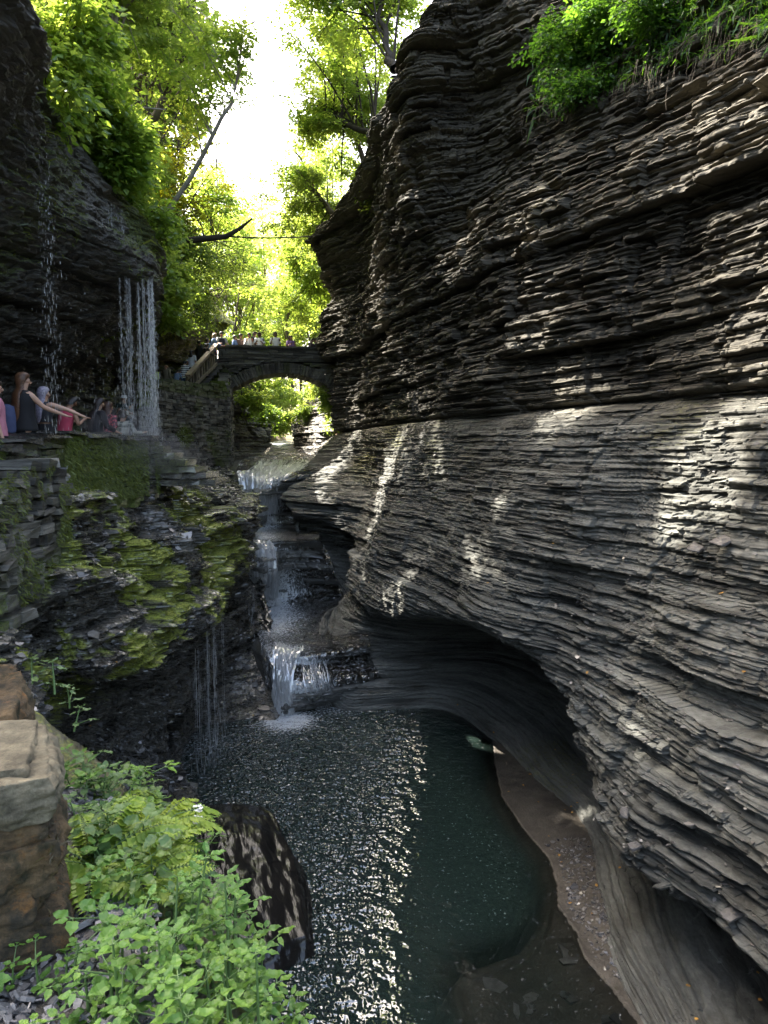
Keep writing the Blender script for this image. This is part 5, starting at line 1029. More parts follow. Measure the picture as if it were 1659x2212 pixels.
def person(label, loc, H, face, skin, shirt, pants, hair, hairlen=0, sleeve='short', arms=(None, None), lean=0.0, nod=0.0, cap=None, skirt=False, crop=False, turn=0.0, vest=None, group=None, stride=0.0, wide=1.0):
    """face: heading in degrees from +Y to the right; arms: (left, right) as (elbow, wrist) offsets from the shoulder in the person's own frame at 1.7 m"""
    k = H / 1.7; A = np.array
    bend = lambda z: lean * max(0, z - .95)
    B = lambda x, y, z: A([x, y + bend(z), z]) * k
    hz, tz = 1.575, math.radians(turn)
    hc = lambda x, y, z: B(x * math.cos(tz) + y * math.sin(tz), (y * math.cos(tz) - x * math.sin(tz)) + nod * max(0, z - 1.45), z - nod * .25 * max(0, z - 1.5))
    V = [B(0, 0, .94), B(0, -.01, 1.10), B(0, -.01, 1.30), B(0, -.005, 1.46), hc(0, .01, 1.545), hc(0, .012, 1.60), hc(0, .0, 1.655), hc(0, .11, 1.565)]
    Rr = [.105 * k, .098 * k, .10 * k, .05 * k, .072 * k, .086 * k, .06 * k, .013 * k]
    E = [(0, 1), (1, 2), (2, 3), (3, 4), (4, 5), (5, 6), (5, 7)]
    V.append(hc(0, .052, 1.525)); Rr.append(.036 * k); E.append((4, 8))
    SH = {}
    for sd, arm in ((-1, arms[0]), (1, arms[1])):
        sh = B(.165 * sd, 0, 1.40); e_, w_ = arm if arm is not None else ((.05 * sd, -.03, -.28), (.07 * sd, .04, -.53))
        el, wr = sh + A(e_) * k, sh + A(w_) * k; i = len(V); V += [sh, (sh + el) / 2, el, (el + wr) / 2, wr]; Rr += [.058 * k, .047 * k, .038 * k, .036 * k, .025 * k]; E += [(2, i), (i, i + 1), (i + 1, i + 2), (i + 2, i + 3), (i + 3, i + 4)]
        d = wr - el; hand_chain(V, E, Rr, i + 4, wr, d, np.cross(d, A([0, 0, 1.0])) + A([1e-3, 0, 0]), None, k); SH[sd] = (sh, el, wr)
    LG = {}
    for sd in (-1, 1):
        st_ = stride * sd; i = len(V); V += [B(.085 * sd, 0, .88), B(.095 * sd, .03 + st_ * .5, .49), B(.10 * sd, -.03 + st_, .09), B(.115 * sd, .10 + st_, .035)]; Rr += [.095 * k, .058 * k, .042 * k, .035 * k]; E += [(0, i), (i, i + 1), (i + 1, i + 2), (i + 2, i + 3)]; LG[sd] = V[i:i + 4]
    for sd in (-1, 1): i = len(V); V.append(hc(.088 * sd, -.005, 1.585)); Rr.append(.013 * k); E.append((5, i))
    rt = skin_obj('person', V, E, Rr, skinm(skin), None); rt.location = loc; rt.rotation_euler = (0, 0, -math.radians(face)); tag(rt, label, 'person', group)
    pad = .014 * k
    # top
    sm_ = shirt if isinstance(shirt, bpy.types.Material) else cloth(shirt); wk = wide * k
    rg = [] if crop else [(B(0, 0, .86), .186 * wk, .142 * wk), (B(0, 0, .96), .178 * wk, .136 * wk)]
    rg += [(B(0, -.005, 1.09), .156 * wk, .122 * wk), (B(0, -.008, 1.20), .164 * wk, .126 * wk), (B(0, -.01, 1.31), .180 * wk, .126 * wk), (B(0, -.008, 1.385), .172 * wk, .104 * k), (B(0, -.006, 1.425), .125 * k, .086 * k), (B(0, -.004, 1.452), .068 * k, .066 * k)]
    so_ = loft('shirt', rg, sm_, rt)
    if sleeve != 'none':
        m = MB()
        for sd in (-1, 1):
            sh, el, wr = SH[sd]; pts = [sh * .75 + V[2] * .25 + [0, 0, .01], sh + [0, 0, .002], (sh + el) / 2] + ([el, (el + wr) / 2, el + (wr - el) * .93] if sleeve == 'long' else [sh + (el - sh) * .78]); m = MB()
            m.tube(pts, np.array([.080, .076, .066, .058, .052, .044] if sleeve == 'long' else [.080, .078, .070, .068]) * k, 10); m.build('sleeve', sm_, rt, smooth=True)
    if vest is not None: loft('vest', [(q[0], q[1] * 1.06, q[2] * 1.09) for q in rg[:-2]], cloth(vest), rt)
    if skirt:
        m = MB(); th = np.arange(17) * 2 * math.pi / 16; rows = []
        for z, rx in ((1.06, .155), (.95, .185), (.75, .215), (.55, .235), (.50, .236)):
            rr = rx * (1 + .05 * np.sin(th * 5 + z * 3)); rows.append(np.stack([rr * np.cos(th) * k, rr * .8 * np.sin(th) * k, np.full(17, z * k)], -1))
        m.add(np.array(rows).reshape(-1, 3), grid_faces(5, 17)); m.build('skirt', cloth(pants), rt, smooth=True)
    else:
        v = [B(0, 0, 1.02), B(0, 0, .93)]; r = [.13 * k, .135 * k]; e = [(0, 1)]
        for sd in (-1, 1): i = len(v); v += [LG[sd][0], LG[sd][1], LG[sd][2]]; r += [.122 * wk, .084 * k, .066 * k]; e += [(1, i), (i, i + 1), (i + 1, i + 2)]
        skin_obj('trousers', v, e, r, cloth(pants), rt, 1)
        loft('waistband', [(B(0, 0, .84), .176 * wk, .136 * wk), (B(0, 0, .92), .176 * wk, .134 * wk), (B(0, 0, 1.03), .158 * wk, .122 * wk)], cloth(pants), rt)
    for sd in (-1, 1):
        a = LG[sd]; skin_obj('shoe', [a[3] * [1, 1, 0] + [0, .02 * k, .035 * k], (a[2] + a[3]) / 2 * [1, 1, 0] + [0, 0, .045 * k], a[2] * [1, 1, 0] + [0, -.03 * k, .045 * k]], [(0, 1), (1, 2)], [.04 * k, .044 * k, .042 * k], cloth((.05, .05, .055)), rt)
    # hair, cap, face
    if hair is not None:
        rg = [(hc(0, -.005, 1.728), .012 * k, .014 * k), (hc(0, -.005, 1.715), .055 * k, .065 * k), (hc(0, -.006, 1.69), .082 * k, .096 * k), (hc(0, -.008, 1.655), .095 * k, .110 * k, .088 * k), (hc(0, -.010, 1.615), .099 * k, .114 * k, .03 * k), (hc(0, -.012, 1.575), .098 * k, .108 * k, .0), (hc(0, -.016, 1.53), .086 * k, .09 * k, -.01 * k)]
        if hairlen > 0:
            rg += [(hc(0, -.035, 1.48), .096 * k, .075 * k, .0)]
            for f, rx, ry in ((.12, .118, .06), (.3, .132, .055), (.55, .125, .05), (.8, .095, .042), (1.0, .045, .02)): rg.append((B(.012 * f, -.095 - .04 * min(1, f * 2), 1.46 - hairlen * f), rx * k, ry * k, .02 * k))
        loft('hair', rg, hairm(hair), rt, 22)
    if cap is not None:
        m = MB(); th = np.arange(13) * 2 * math.pi / 12; rows = []
        for z, q in ((1.61, 1.0), (1.65, .99), (1.69, .85), (1.715, .5), (1.722, .02)): rows.append(np.array([hc(.098 * q * math.cos(a), .115 * q * math.sin(a) + .0, z) for a in th]))
        m.add(np.array(rows).reshape(-1, 3), grid_faces(5, 13)); br = [[hc(x, y, 1.62 - .012 * (y > .1)) + A([0, 0, dz]) for x, y in ((-.085, .08), (-.06, .16), (0, .19), (.06, .16), (.085, .08))] for dz in (0, .008)]
        m.add(np.array(br).reshape(-1, 3), grid_faces(2, 5)); m.add(np.array([hc(x, y, 1.624) for x, y in ((-.085, .08), (-.06, .16), (.06, .16), (.085, .08))]), [[0, 1, 2, 3]]); m.build('cap', cloth(cap), rt, smooth=True)
    for x in (-.032, .032):
        m = MB(); m.tube([hc(x, .066, 1.60), hc(x, .076, 1.60), hc(x, .084, 1.60)], [.004 * k, .011 * k, .006 * k], 6); m.build('eye', hairm((.03, .015, .012)), rt)
    m = MB(); m.box(hc(0, .083, 1.528), (.042 * k, .012 * k, .009 * k)); m.build('mouth', skinm((.22, .09, .075)), rt)
    return rt
def wl(face, e, w):
    """arm offsets given in the place's own axes, turned into the person's frame"""
    a = math.radians(face); c, s = math.cos(a), math.sin(a); f = lambda v: (v[0] * c - v[1] * s, v[0] * s + v[1] * c, v[2]); return (f(e), f(w))
def at_px(u, Y): return P(u, 900, Y)[0]
FOLD = (((-.07, .04, -.27), (.02, .22, -.20)), ((.07, .04, -.27), (-.02, .23, -.18)))
PHONE = ((-.06, .05, -.27), (.02, .25, -.12)), ((.06, .05, -.27), (-.02, .26, -.10))
RAILH = ((-.08, .10, -.26), (-.02, .32, -.28)), ((.08, .10, -.26), (.02, .32, -.28))
LSK, MSK, DSK = (.55, .33, .23), (.36, .20, .13), (.10, .055, .035)
GP, GS, GB = 'people on the path behind the waterfall', 'people on the stairs to the bridge', 'people on the bridge'
def onpath(u, Y): x = at_px(u, Y); return (x, Y, path_at(x, Y))
def put(label, u, Y, vtop, face, *a, group=None, base=None, **kw):
    """a person whose head tops out where the photograph shows it"""
    x = at_px(u, Y); z = path_at(x, Y) if base is None else base; top = P(u, vtop, Y)[2]; return person(label, (x, Y, z), max(.8, (top - z) * 1.7 / 1.715), face, *a, group=group, **kw)
p1 = put('person in a black sleeveless top with very long brown hair, arm held out palm up', 54, 10.8, 805, 42, LSK, (.012, .012, .014), (.014, .014, .016), (.10, .045, .02), .52, 'none', (None, wl(42, (.15, .14, -.20), (.33, .32, -.29))), 0, 0, turn=10, group=GP, wide=1.18)
p2 = put('person with lavender-grey wavy hair and a bare back, arm stretched towards the water', 97, 11.6, 836, 35, LSK, (.03, .03, .035), (.010, .010, .012), (.27, .24, .30), .38, 'none', (None, wl(35, (.26, .08, -.08), (.47, .18, -.18))), 0, 0, crop=True, skirt=True, turn=15, group=GP)
put('person in a raspberry red sleeveless top with short dark hair, head bowed', 136, 12.3, 852, 25, MSK, (.42, .05, .09), (.02, .02, .025), (.015, .012, .01), 0, 'none', FOLD, .25, .5, group=GP)
put('person in a black jacket with pink cuffs and long dark hair', 206, 13.6, 858, 40, LSK, (.012, .011, .013), (.02, .02, .025), (.02, .012, .01), .42, 'long', (None, ((.08, .06, -.26), (.05, .24, -.34))), .1, .2, group=GP)
put('person in a black and red floral shirt half hidden by the dark-haired person', 229, 14.3, 868, 30, MSK, patterned('floral_cloth'), (.02, .02, .025), (.06, .025, .015), .2, 'short', (None, None), .1, 0, group=GP)
put('person in a plaid shirt and pale cap seen from behind', 260, 14.6, 885, 12, LSK, patterned('plaid_cloth'), (.04, .04, .05), (.06, .05, .04), 0, 'long', (None, ((.10, .12, -.22), (.14, .30, -.20))), .15, .2, cap=(.45, .42, .34), turn=30, group=GP)
put('person in dark clothes with dark hair between the floral shirt and the plaid shirt', 243, 16.4, 880, -15, MSK, (.012, .012, .014), (.015, .015, .018), (.012, .01, .01), .1, 'long', (None, None), .1, 0, group=GP)
put('person in a white cap and dark green shirt under the water curtain', 269, 19.5, 853, 170, MSK, (.02, .035, .03), (.03, .03, .035), (.02, .015, .01), 0, 'short', FOLD, 0, 0, cap=(.75, .75, .75), group=GP)
put('person in a salmon red t-shirt and grey jeans on the steps', 292, 26.5, 853, 20, DSK, (.55, .10, .09), (.16, .18, .24), (.012, .01, .01), 0, 'short', (None, None), .1, .3, group=GP, base=P(294, 909, 26.5)[2])
put('person in dark navy clothes on the steps behind the salmon shirt', 304, 28, 845, 10, MSK, (.02, .022, .04), (.02, .022, .03), (.02, .015, .012), 0, 'long', (None, None), 0, 0, group=GP, base=P(304, 908, 28)[2])
put('person in a pink patterned shirt cut off by the left edge of the picture', -6, 10.3, 822, 60, LSK, (.55, .22, .28), (.03, .03, .04), (.05, .03, .02), .2, 'short', (None, None), group=GP)
# stairs
U = lambda *a, **k_: put(*a, group=GS, **k_)
bs = lambda v, Y: P(400, v, Y)[2]
U('person in a yellow-green top at the left end of the stair people', 337, 27.2, 792, 20, MSK, (.45, .60, .04), (.03, .04, .06), (.03, .02, .015), .15, 'long', (None, None), base=bs(865, 27.2))
U('bald person in an olive jacket behind the retaining wall', 361, 27, 785, 15, MSK, (.15, .13, .08), (.03, .03, .035), None, 0, 'long', (None, None), 0, .1, base=bs(866, 27))
U('person in a denim shirt bending forward behind the retaining wall', 382, 27.4, 795, 20, LSK, (.13, .19, .27), (.02, .025, .035), (.02, .015, .01), 0, 'long', FOLD, .35, .4, base=bs(862, 27.4))
U('person in a black and white striped top climbing the stairs', 400, 28, 777, 20, LSK, patterned('striped_cloth'), (.06, .10, .17), (.015, .012, .01), 0, 'short', (None, None), .1, .2, base=bs(857, 28), stride=.12)
U('person in a pale t-shirt and black trousers climbing the stairs', 417, 28.8, 756, 15, MSK, (.55, .56, .6), (.015, .015, .018), (.015, .012, .01), .12, 'short', (None, None), base=bs(832, 28.8), stride=.1)
U('person in a black cap and black jacket on the upper stairs', 434, 30.4, 735, 30, MSK, (.02, .02, .022), (.02, .02, .025), (.015, .012, .01), 0, 'long', (None, None), cap=(.02, .02, .025), base=bs(808, 30.4))
U('person in a brown-black jacket with black hair leaning to the railing', 447, 30.2, 741, 45, LSK, (.045, .035, .03), (.02, .02, .025), (.01, .01, .01), .1, 'long', (None, RAILH[1]), .1, .2, base=bs(815, 30.2))
U('person in a light blue shirt behind the brown-black jacket', 452, 31.6, 731, 30, LSK, (.25, .36, .5), (.03, .03, .04), (.03, .02, .015), 0, 'long', (None, None), base=bs(800, 31.6))
U('blond person in a denim jacket at the top of the stairs', 463, 31.4, 719, 70, LSK, (.10, .17, .30), (.03, .03, .04), (.35, .25, .12), 0, 'long', RAILH, .1, .2, base=bs(800, 31.4))
U('child in a red top at the top of the stairs', 467, 31.8, 732, 100, MSK, (.5, .06, .07), (.03, .03, .04), (.02, .012, .01), .1, 'short', (None, None), base=bs(795, 31.8))
# bridge
Bq = lambda *a, **k_: put(*a, group=GB, base=10.72, **k_)
Bq('person in a black vest and cap at the left end of the bridge', 481, 32.7, 717, 150, LSK, (.25, .26, .24), (.03, .03, .04), (.05, .04, .03), 0, 'short', RAILH, .1, 0, cap=(.05, .05, .055), vest=(.025, .025, .03))
Bq('person with long black hair in a blue top stretching an arm out on the bridge', 511, 32.8, 724, 100, LSK, (.12, .2, .38), (.03, .03, .04), (.012, .01, .01), .35, 'short', (wl(100, (.18, -.08, .0), (.42, -.14, .12)), None))
Bq('person in a brown shirt with short black hair beside the outstretched arm', 523, 32.9, 721, 160, MSK, (.16, .10, .08), (.03, .03, .04), (.012, .01, .01), 0, 'short', (None, None), turn=-30)
Bq('person in a white long-sleeved shirt looking down at a phone on the bridge', 541, 32.7, 719, 165, MSK, (.72, .72, .72), (.06, .06, .07), (.012, .01, .01), 0, 'long', PHONE, 0, .2)
Bq('person in a black shirt turned sideways between two white shirts', 550, 32.9, 716, 105, LSK, (.015, .015, .018), (.02, .02, .025), (.015, .012, .01), 0, 'short', (None, RAILH[1]), .1, .1)
Bq('person in a white top with a dark strap across the chest on the bridge', 563, 32.7, 718, 175, DSK, (.72, .73, .75), (.25, .32, .42), (.012, .01, .01), 0, 'short', FOLD, 0, .2)
Bq('person in a white t-shirt standing alone in the middle of the bridge', 597, 32.8, 717, 175, DSK, (.74, .73, .70), (.05, .05, .06), (.01, .01, .01), 0, 'short', (None, PHONE[1]), 0, .1)
Bq('person with long dark hair in a purple top near the right end of the bridge', 630, 32.9, 725, 150, MSK, (.28, .16, .38), (.02, .02, .03), (.02, .012, .01), .3, 'short', FOLD)
Bq('person leaning forward behind the hanging leaves on the bridge', 670, 33.1, 731, 120, MSK, (.08, .06, .06), (.02, .02, .03), (.02, .015, .01), .1, 'short', RAILH, .3, .2)
Bq('person in dark clothes at the far right end of the bridge', 684, 33.2, 732, 170, MSK, (.03, .03, .035), (.02, .02, .03), (.015, .012, .01), 0, 'short', (None, None))
# things carried
def backpack(label, p, off, size, col, name='backpack'):
    Q, F = rock_block(size, 3, 14, .006, .45, 6); o = mesh_np(name, Q, F, cloth(col), smooth=True); o.location = Vector(p.location) + Matrix.Rotation(p.rotation_euler.z, 3, 'Z') @ Vector(off); o.rotation_euler = p.rotation_euler
    tag(o, label, 'backpack'); m = MB()
    for sx in (-.09, .09):
        m.tube([(sx, .06, size[2] * .92), (sx, .12, size[2] * 1.02), (sx, .26, size[2] * .95), (sx * 1.05, .30, size[2] * .6), (sx, .16, size[2] * .2)], .012, 6)
    m.build('strap', cloth(tuple(c * .8 for c in col)), o, smooth=True); return o
k1 = (p1.dimensions.z or 1.7)
backpack('blue drawstring backpack on the back of the person in black', p1, (-.06, -.24, .80), (.30, .17, .42), (.06, .075, .15))
def gadget(label, p, off, name, cat, size, col):
    m = MB(); m.box((0, 0, 0), size); o = m.build(name, cloth(col, .3)); b = o.modifiers.new('Bevel', 'BEVEL'); b.width = .003; b.segments = 2
    o.location = Vector(p.location) + Matrix.Rotation(p.rotation_euler.z, 3, 'Z') @ Vector(off); o.rotation_euler = (R(60), 0, p.rotation_euler.z); tag(o, label, cat)
# ------------------------------------------------------------------ verge, plants, debris
ys = np.linspace(-.5, 5.2, 60)
xl = np.interp(ys, [-.5, .8, 2, 3, 4, 5.2], [.6, -.25, -.85, -1.5, -2.2, -3.3]); xo = np.interp(ys, [-.5, 1.5, 2, 2.5, 3, 3.5, 4.5, 5.2], [.75, -.02, -.22, -.45, -.75, -1.1, -1.8, -2.9])
prof = [(-.35, 5.36), (0, 5.38), (.35, 5.28), (.7, 5.1), (1.0, 4.85), (1.12, 4.3), (1.08, 3.2), (1.0, 1.6), (1.0, -.6)]
V = np.array([[(a + (b - a) * f, y, z) for f, z in prof] for y, a, b in zip(ys, xl, xo)])
V = np.einsum('ijk,bj->ibk', V, crw(len(prof), np.linspace(0, len(prof) - 1, 110)))
d_, l_ = S_SLOPE(V); kk = sstep(5.0, 4.4, V[..., 2]); V[..., 0] += d_ * kk * .8; V += .05 * fbm(V[..., 0] * 4, V[..., 1] * 4, V[..., 2] * 4, 4)[..., None]
tag(mesh_np('ground', V.reshape(-1, 3), grid_faces(*V.shape[:2]), M_WETROCK, attrs={'lay': l_ * .6, 'moss': np.clip(1.1 - kk * 1.1, 0, 1) * .28, 'wet': .4 + 0 * l_}), kind='structure')
def verge_z(x, y):
    a, b = np.interp(y, ys, xl), np.interp(y, ys, xo); return float(np.interp((x - a) / (b - a), [p_[0] for p_ in prof[:5]], [p_[1] for p_ in prof[:5]]))
def mat_herb(name, c1, c2):
    m, t, b = mat_new(name); v = attr(t, 'var'); c = rgbmix(t, v, c1, c2); oi = t.nodes.new('ShaderNodeObjectInfo'); c = rgbmix(t, mapr(t, oi.outputs['Random'], 0, 1, 0, .55), c, rgbmix(t, 1.0, c, (1.35, 1.1, .55), 'MULTIPLY')); c = rgbmix(t, mapr(t, noise(t, 30, 4), .35, .65, 0, 1), rgbmix(t, 1.0, c, (.75, .8, .75), 'MULTIPLY'), c)
    t.links.new(c, b.inputs['Base Color']); b.inputs['Roughness'].default_value = .45; b.inputs['Specular IOR Level'].default_value = .4
    tl = t.nodes.new('ShaderNodeBsdfTranslucent'); t.links.new(c, tl.inputs[0]); mx = t.nodes.new('ShaderNodeMixShader'); mx.inputs[0].default_value = .3
    t.links.new(b.outputs[0], mx.inputs[1]); t.links.new(tl.outputs[0], mx.inputs[2]); t.links.new(mx.outputs[0], t.nodes['Material Output'].inputs['Surface']); return m
MH1, MH2, MH3 = mat_herb('jewelweed_leaf', (.07, .17, .035), (.15, .29, .06)), mat_herb('nettle_leaf', (.07, .14, .05), (.13, .22, .08)), mat_herb('fern_leaf', (.15, .25, .03), (.28, .38, .05))
M_STEM = mat_plain('green_stem', (.10, .17, .05), .5, .2, 10)
M_PETAL = mat_plain('white_petal', (.75, .75, .70), .6, .05, 10)
def leaf_blade(L, W_, n=7, fold=.18, curl=.25, serr=.10):
    """one toothed leaf along +x, folded on its midrib"""
    t = np.linspace(0, 1, n); w_ = W_ * .5 * np.sin(np.pi * np.clip(t, 0, 1) ** .8) ** .85; w_ = w_ * (1 + serr * (-1) ** np.arange(n)); w_[0] = w_[-1] = 0
    z = -curl * L * t ** 2 + .06 * L * np.sin(t * 9)
    mid = np.stack([t * L, 0 * t, z], -1); l = np.stack([t * L, w_, z + fold * w_], -1); r = np.stack([t * L, -w_, z + fold * w_], -1)
    V = np.concatenate([mid, l, r]); F = []
    for i in range(n - 1): F += [[i, i + 1, n + i + 1, n + i], [i + 1, i, 2 * n + i, 2 * n + i + 1]]
    return V, np.array(F)
def rotm(az, el, roll=0):
    ca, sa, ce, se = math.cos(az), math.sin(az), math.cos(el), math.sin(el); x = np.array([ca * ce, sa * ce, se]); y = np.array([-sa, ca, 0]); z = np.cross(x, y)
    y, z = y * math.cos(roll) + z * math.sin(roll), z * math.cos(roll) - y * math.sin(roll); return np.stack([x, y, z], -1)
def herb(name, seed, H, npairs, L, asp, ml, fl=False, top=5):
    rs = np.random.RandomState(seed); root = empty(name); sm, lv = MB(), MB(); var = []
    lean = rs.normal(0, .12, 2); sp_ = np.array([[lean[0] * H * f ** 1.6, lean[1] * H * f ** 1.6, H * f] for f in np.linspace(0, 1, 8)]); sm.tube(sp_, np.linspace(.006, .0025, 8), 6)
    a0 = rs.uniform(0, 6.28)
    def put_leaf(p0, az, el, l):
        V, F = leaf_blade(l, l * asp * rs.uniform(.85, 1.1), 9, .2, rs.uniform(.1, .4)); M = rotm(az, el, rs.normal(0, .2)); pet = l * .28; o = p0 + M[:, 0] * pet
        sm.tube([p0, o], [.002, .0015], 4, cap=False); lv.add(V @ M.T + o, F); var.extend([rs.uniform(0, 1)] * len(V))
    for k in range(npairs):
        f = .30 + .62 * k / max(1, npairs - 1); p0 = sp_[min(7, int(f * 7))] * 1.0
        for s_ in (0, math.pi): put_leaf(p0, a0 + k * 1.75 + s_ + rs.normal(0, .25), rs.uniform(-.15, .5), L * rs.uniform(.8, 1.2) * (1.1 - .35 * f))
        if rs.rand() < .5:
            az = a0 + k * 2.1 + 1; tip = p0 + rotm(az, .55)[:, 0] * L * 1.4; sm.tube([p0, tip], [.003, .0015], 5, cap=False)
            for j in range(3): put_leaf(tip, az + (j - 1) * 1.1, rs.uniform(-.1, .4), L * rs.uniform(.5, .8))
    for j in range(top): put_leaf(sp_[-1], a0 + j * 2.4, rs.uniform(.1, .7), L * rs.uniform(.45, .8))
    sm.build('stem', M_STEM, root, smooth=True); lv.build('leaves', ml, root, attrs={'var': np.array(var)})
    return root
def fern(seed, L=.42, nf=7):
    rs = np.random.RandomState(seed); root = empty('fern'); sm, lv = MB(), MB(); var = []
    for k in range(nf):
        az = k * 6.28 / nf + rs.normal(0, .25); ll = L * rs.uniform(.75, 1.15); t = np.linspace(0, 1, 22); up_ = rs.uniform(.7, 1.1)
        pts = np.stack([np.cos(az) * ll * t * .9, np.sin(az) * ll * t * .9, ll * (up_ * t - 1.0 * t ** 2 * up_ * .85)], -1); sm.tube(pts, np.linspace(.002, .0008, 22), 4, cap=False)
        for i in range(3, 22):
            w_ = ll * .24 * math.sin(math.pi * min(1, (t[i] * .9 + .1))) ** .7
            for s_ in (-1, 1):
                V, F = leaf_blade(w_, w_ * .30, 6, .1, .2, .25); M = rotm(az + s_ * 1.15, rs.normal(-.1, .1), rs.normal(0, .15)); lv.add(V @ M.T + pts[i], F); var.extend([rs.uniform(0, 1)] * len(V))
    sm.build('stalk', M_STEM, root); lv.build('fronds', MH3, root, attrs={'var': np.array(var)}); return root
def clone(o, loc, rz, sc, tilt=(0, 0)):
    c = o.copy(); COL.objects.link(c)
    for ch in o.children:
        d = ch.copy(); COL.objects.link(d); d.parent = c
    c.location = loc; c.rotation_euler = (tilt[0], tilt[1], rz); c.scale = (sc,) * 3; return c
rs_ = np.random.RandomState(31)
def place(protos, spots, label, cat, group, sc=(.85, 1.2)):
    for i, (x, y, z) in enumerate(spots):
        pr = protos[i % len(protos)]; t_ = (rs_.normal(0, .1), rs_.normal(0, .1) + .1); s_ = rs_.uniform(*sc)
        if i < len(protos): o = pr; o.location = (x, y, z); o.rotation_euler = (*t_, rs_.uniform(0, 6.28)); o.scale = (s_,) * 3
        else: o = clone(pr, (x, y, z), rs_.uniform(0, 6.28), s_, t_)
        tag(o, label, cat, group)
def verge_spots(n, u0, v0, u1, v1, h, poly=None):
    """places on the verge whose plant tops (h above ground) fall in the given part of the picture"""
    out = []; tries = 0
    while len(out) < n and tries < 20000:
        tries += 1; y = rs_.uniform(1.3, 4.4); a, b = np.interp(y, ys, xl), np.interp(y, ys, xo); x = a + (b - a) * rs_.uniform(.05, 1.02); z = verge_z(x, y); u, v = proj((x, y, z + h))
        if u0 < u < u1 and v0 < v < v1 and (poly is None or in_poly(np.array([[u, v]]), poly)[0]) and all((x - p_[0]) ** 2 + (y - p_[1]) ** 2 > .006 for p_ in out): out.append((x, y, z - .03))
    return out
PJ = np.array([(215, 2030), (330, 1990), (420, 1925), (505, 1955), (560, 2020), (600, 2080), (670, 2160), (660, 2330), (120, 2330), (160, 2160), (190, 2080)], float)
jw = [herb('jewelweed', 200 + i, .22 + .035 * i, 4, .066, .52, MH1) for i in range(6)]
place(jw, verge_spots(105, 90, 1900, 720, 2400, .25, PJ), 'bright green jewelweed plant in the leafy bank at the bottom left', 'plant', 'jewelweed plants in the foreground bank')
PN = np.array([(140, 1610), (230, 1620), (330, 1700), (400, 1740), (425, 1800), (415, 1880), (330, 1960), (240, 1960), (160, 1800)], float)
nw = [herb('woodnettle', 220 + i, .20 + .035 * i, 4, .085, .58, MH2 if i % 2 else MH1) for i in range(4)]
place(nw, verge_spots(52, 120, 1560, 470, 1980, .28, PN), 'broad-leaved nettle plant growing right of the lichened stone wall end', 'plant', 'nettles beside the stone wall end')
fr = [fern(240), fern(241, .38)]
place(fr, [(x, y, z + .12) for x, y, z in verge_spots(7, 150, 1760, 330, 2010, .2)], 'light green fern between the stone wall end and the nettles', 'fern', 'ferns at the foot of the stone wall', (.8, 1.1))
sd_ = [herb('seedling', 250 + i, .10 + .02 * i, 2, .05, .62, MH1, top=3) for i in range(2)]
place(sd_, [(x, y, z + .02) for x, y, z in [(-1.02 + rs_.uniform(-.25, .35), 1.75 + rs_.uniform(-.2, .25), 5.36) for _ in range(16)]], 'small leafy seedling at the edge of the gravel, bottom left', 'plant', 'seedlings beside the gravel', (.8, 1.3))
# plants peeping over the wall end
place([herb('wall_plant', 260, .14, 2, .07, .5, MH2), herb('wall_plant', 261, .12, 2, .06, .5, MH2)], [P(118, 1500, 3.3), P(150, 1530, 3.4), P(70, 1478, 3.6), P(160, 1580, 3.3)], 'small pale-leaved plant sprouting behind the cap stone of the wall end', 'plant', 'plants behind the cap stone', (.8, 1.1))
# the flowering stalk
fw = empty('flowering_plant', P(330, 1800, 3.0)); tag(fw, 'white flowering stalk leaning out over the wet boulder', 'flower'); m_ = MB(); f_ = MB()
a_, b_ = np.array(P(330, 1800, 3.0)), np.array(P(432, 1745, 3.1)); m_.tube([a_, (a_ + b_) / 2 + [0, 0, .03], b_], [.003, .0025, .002], 5); b2_ = np.array(P(428, 1775, 3.05)); m_.tube([(a_ + b_) / 2, b2_], [.002, .0015], 5)
for e_ in (b_, b2_):
    for k in range(9):
        c = e_ + rs_.normal(0, .012, 3)
        for q in range(5): V, F = leaf_blade(.014, .009, 4, .2, .1, 0); M = rotm(q * 1.256, .5); f_.add(V @ M.T + c, F)
for mm_, nm_, mt_ in ((m_, 'stem', M_STEM), (f_, 'blossom', M_PETAL)): child(mm_.build(nm_, mt_), fw)

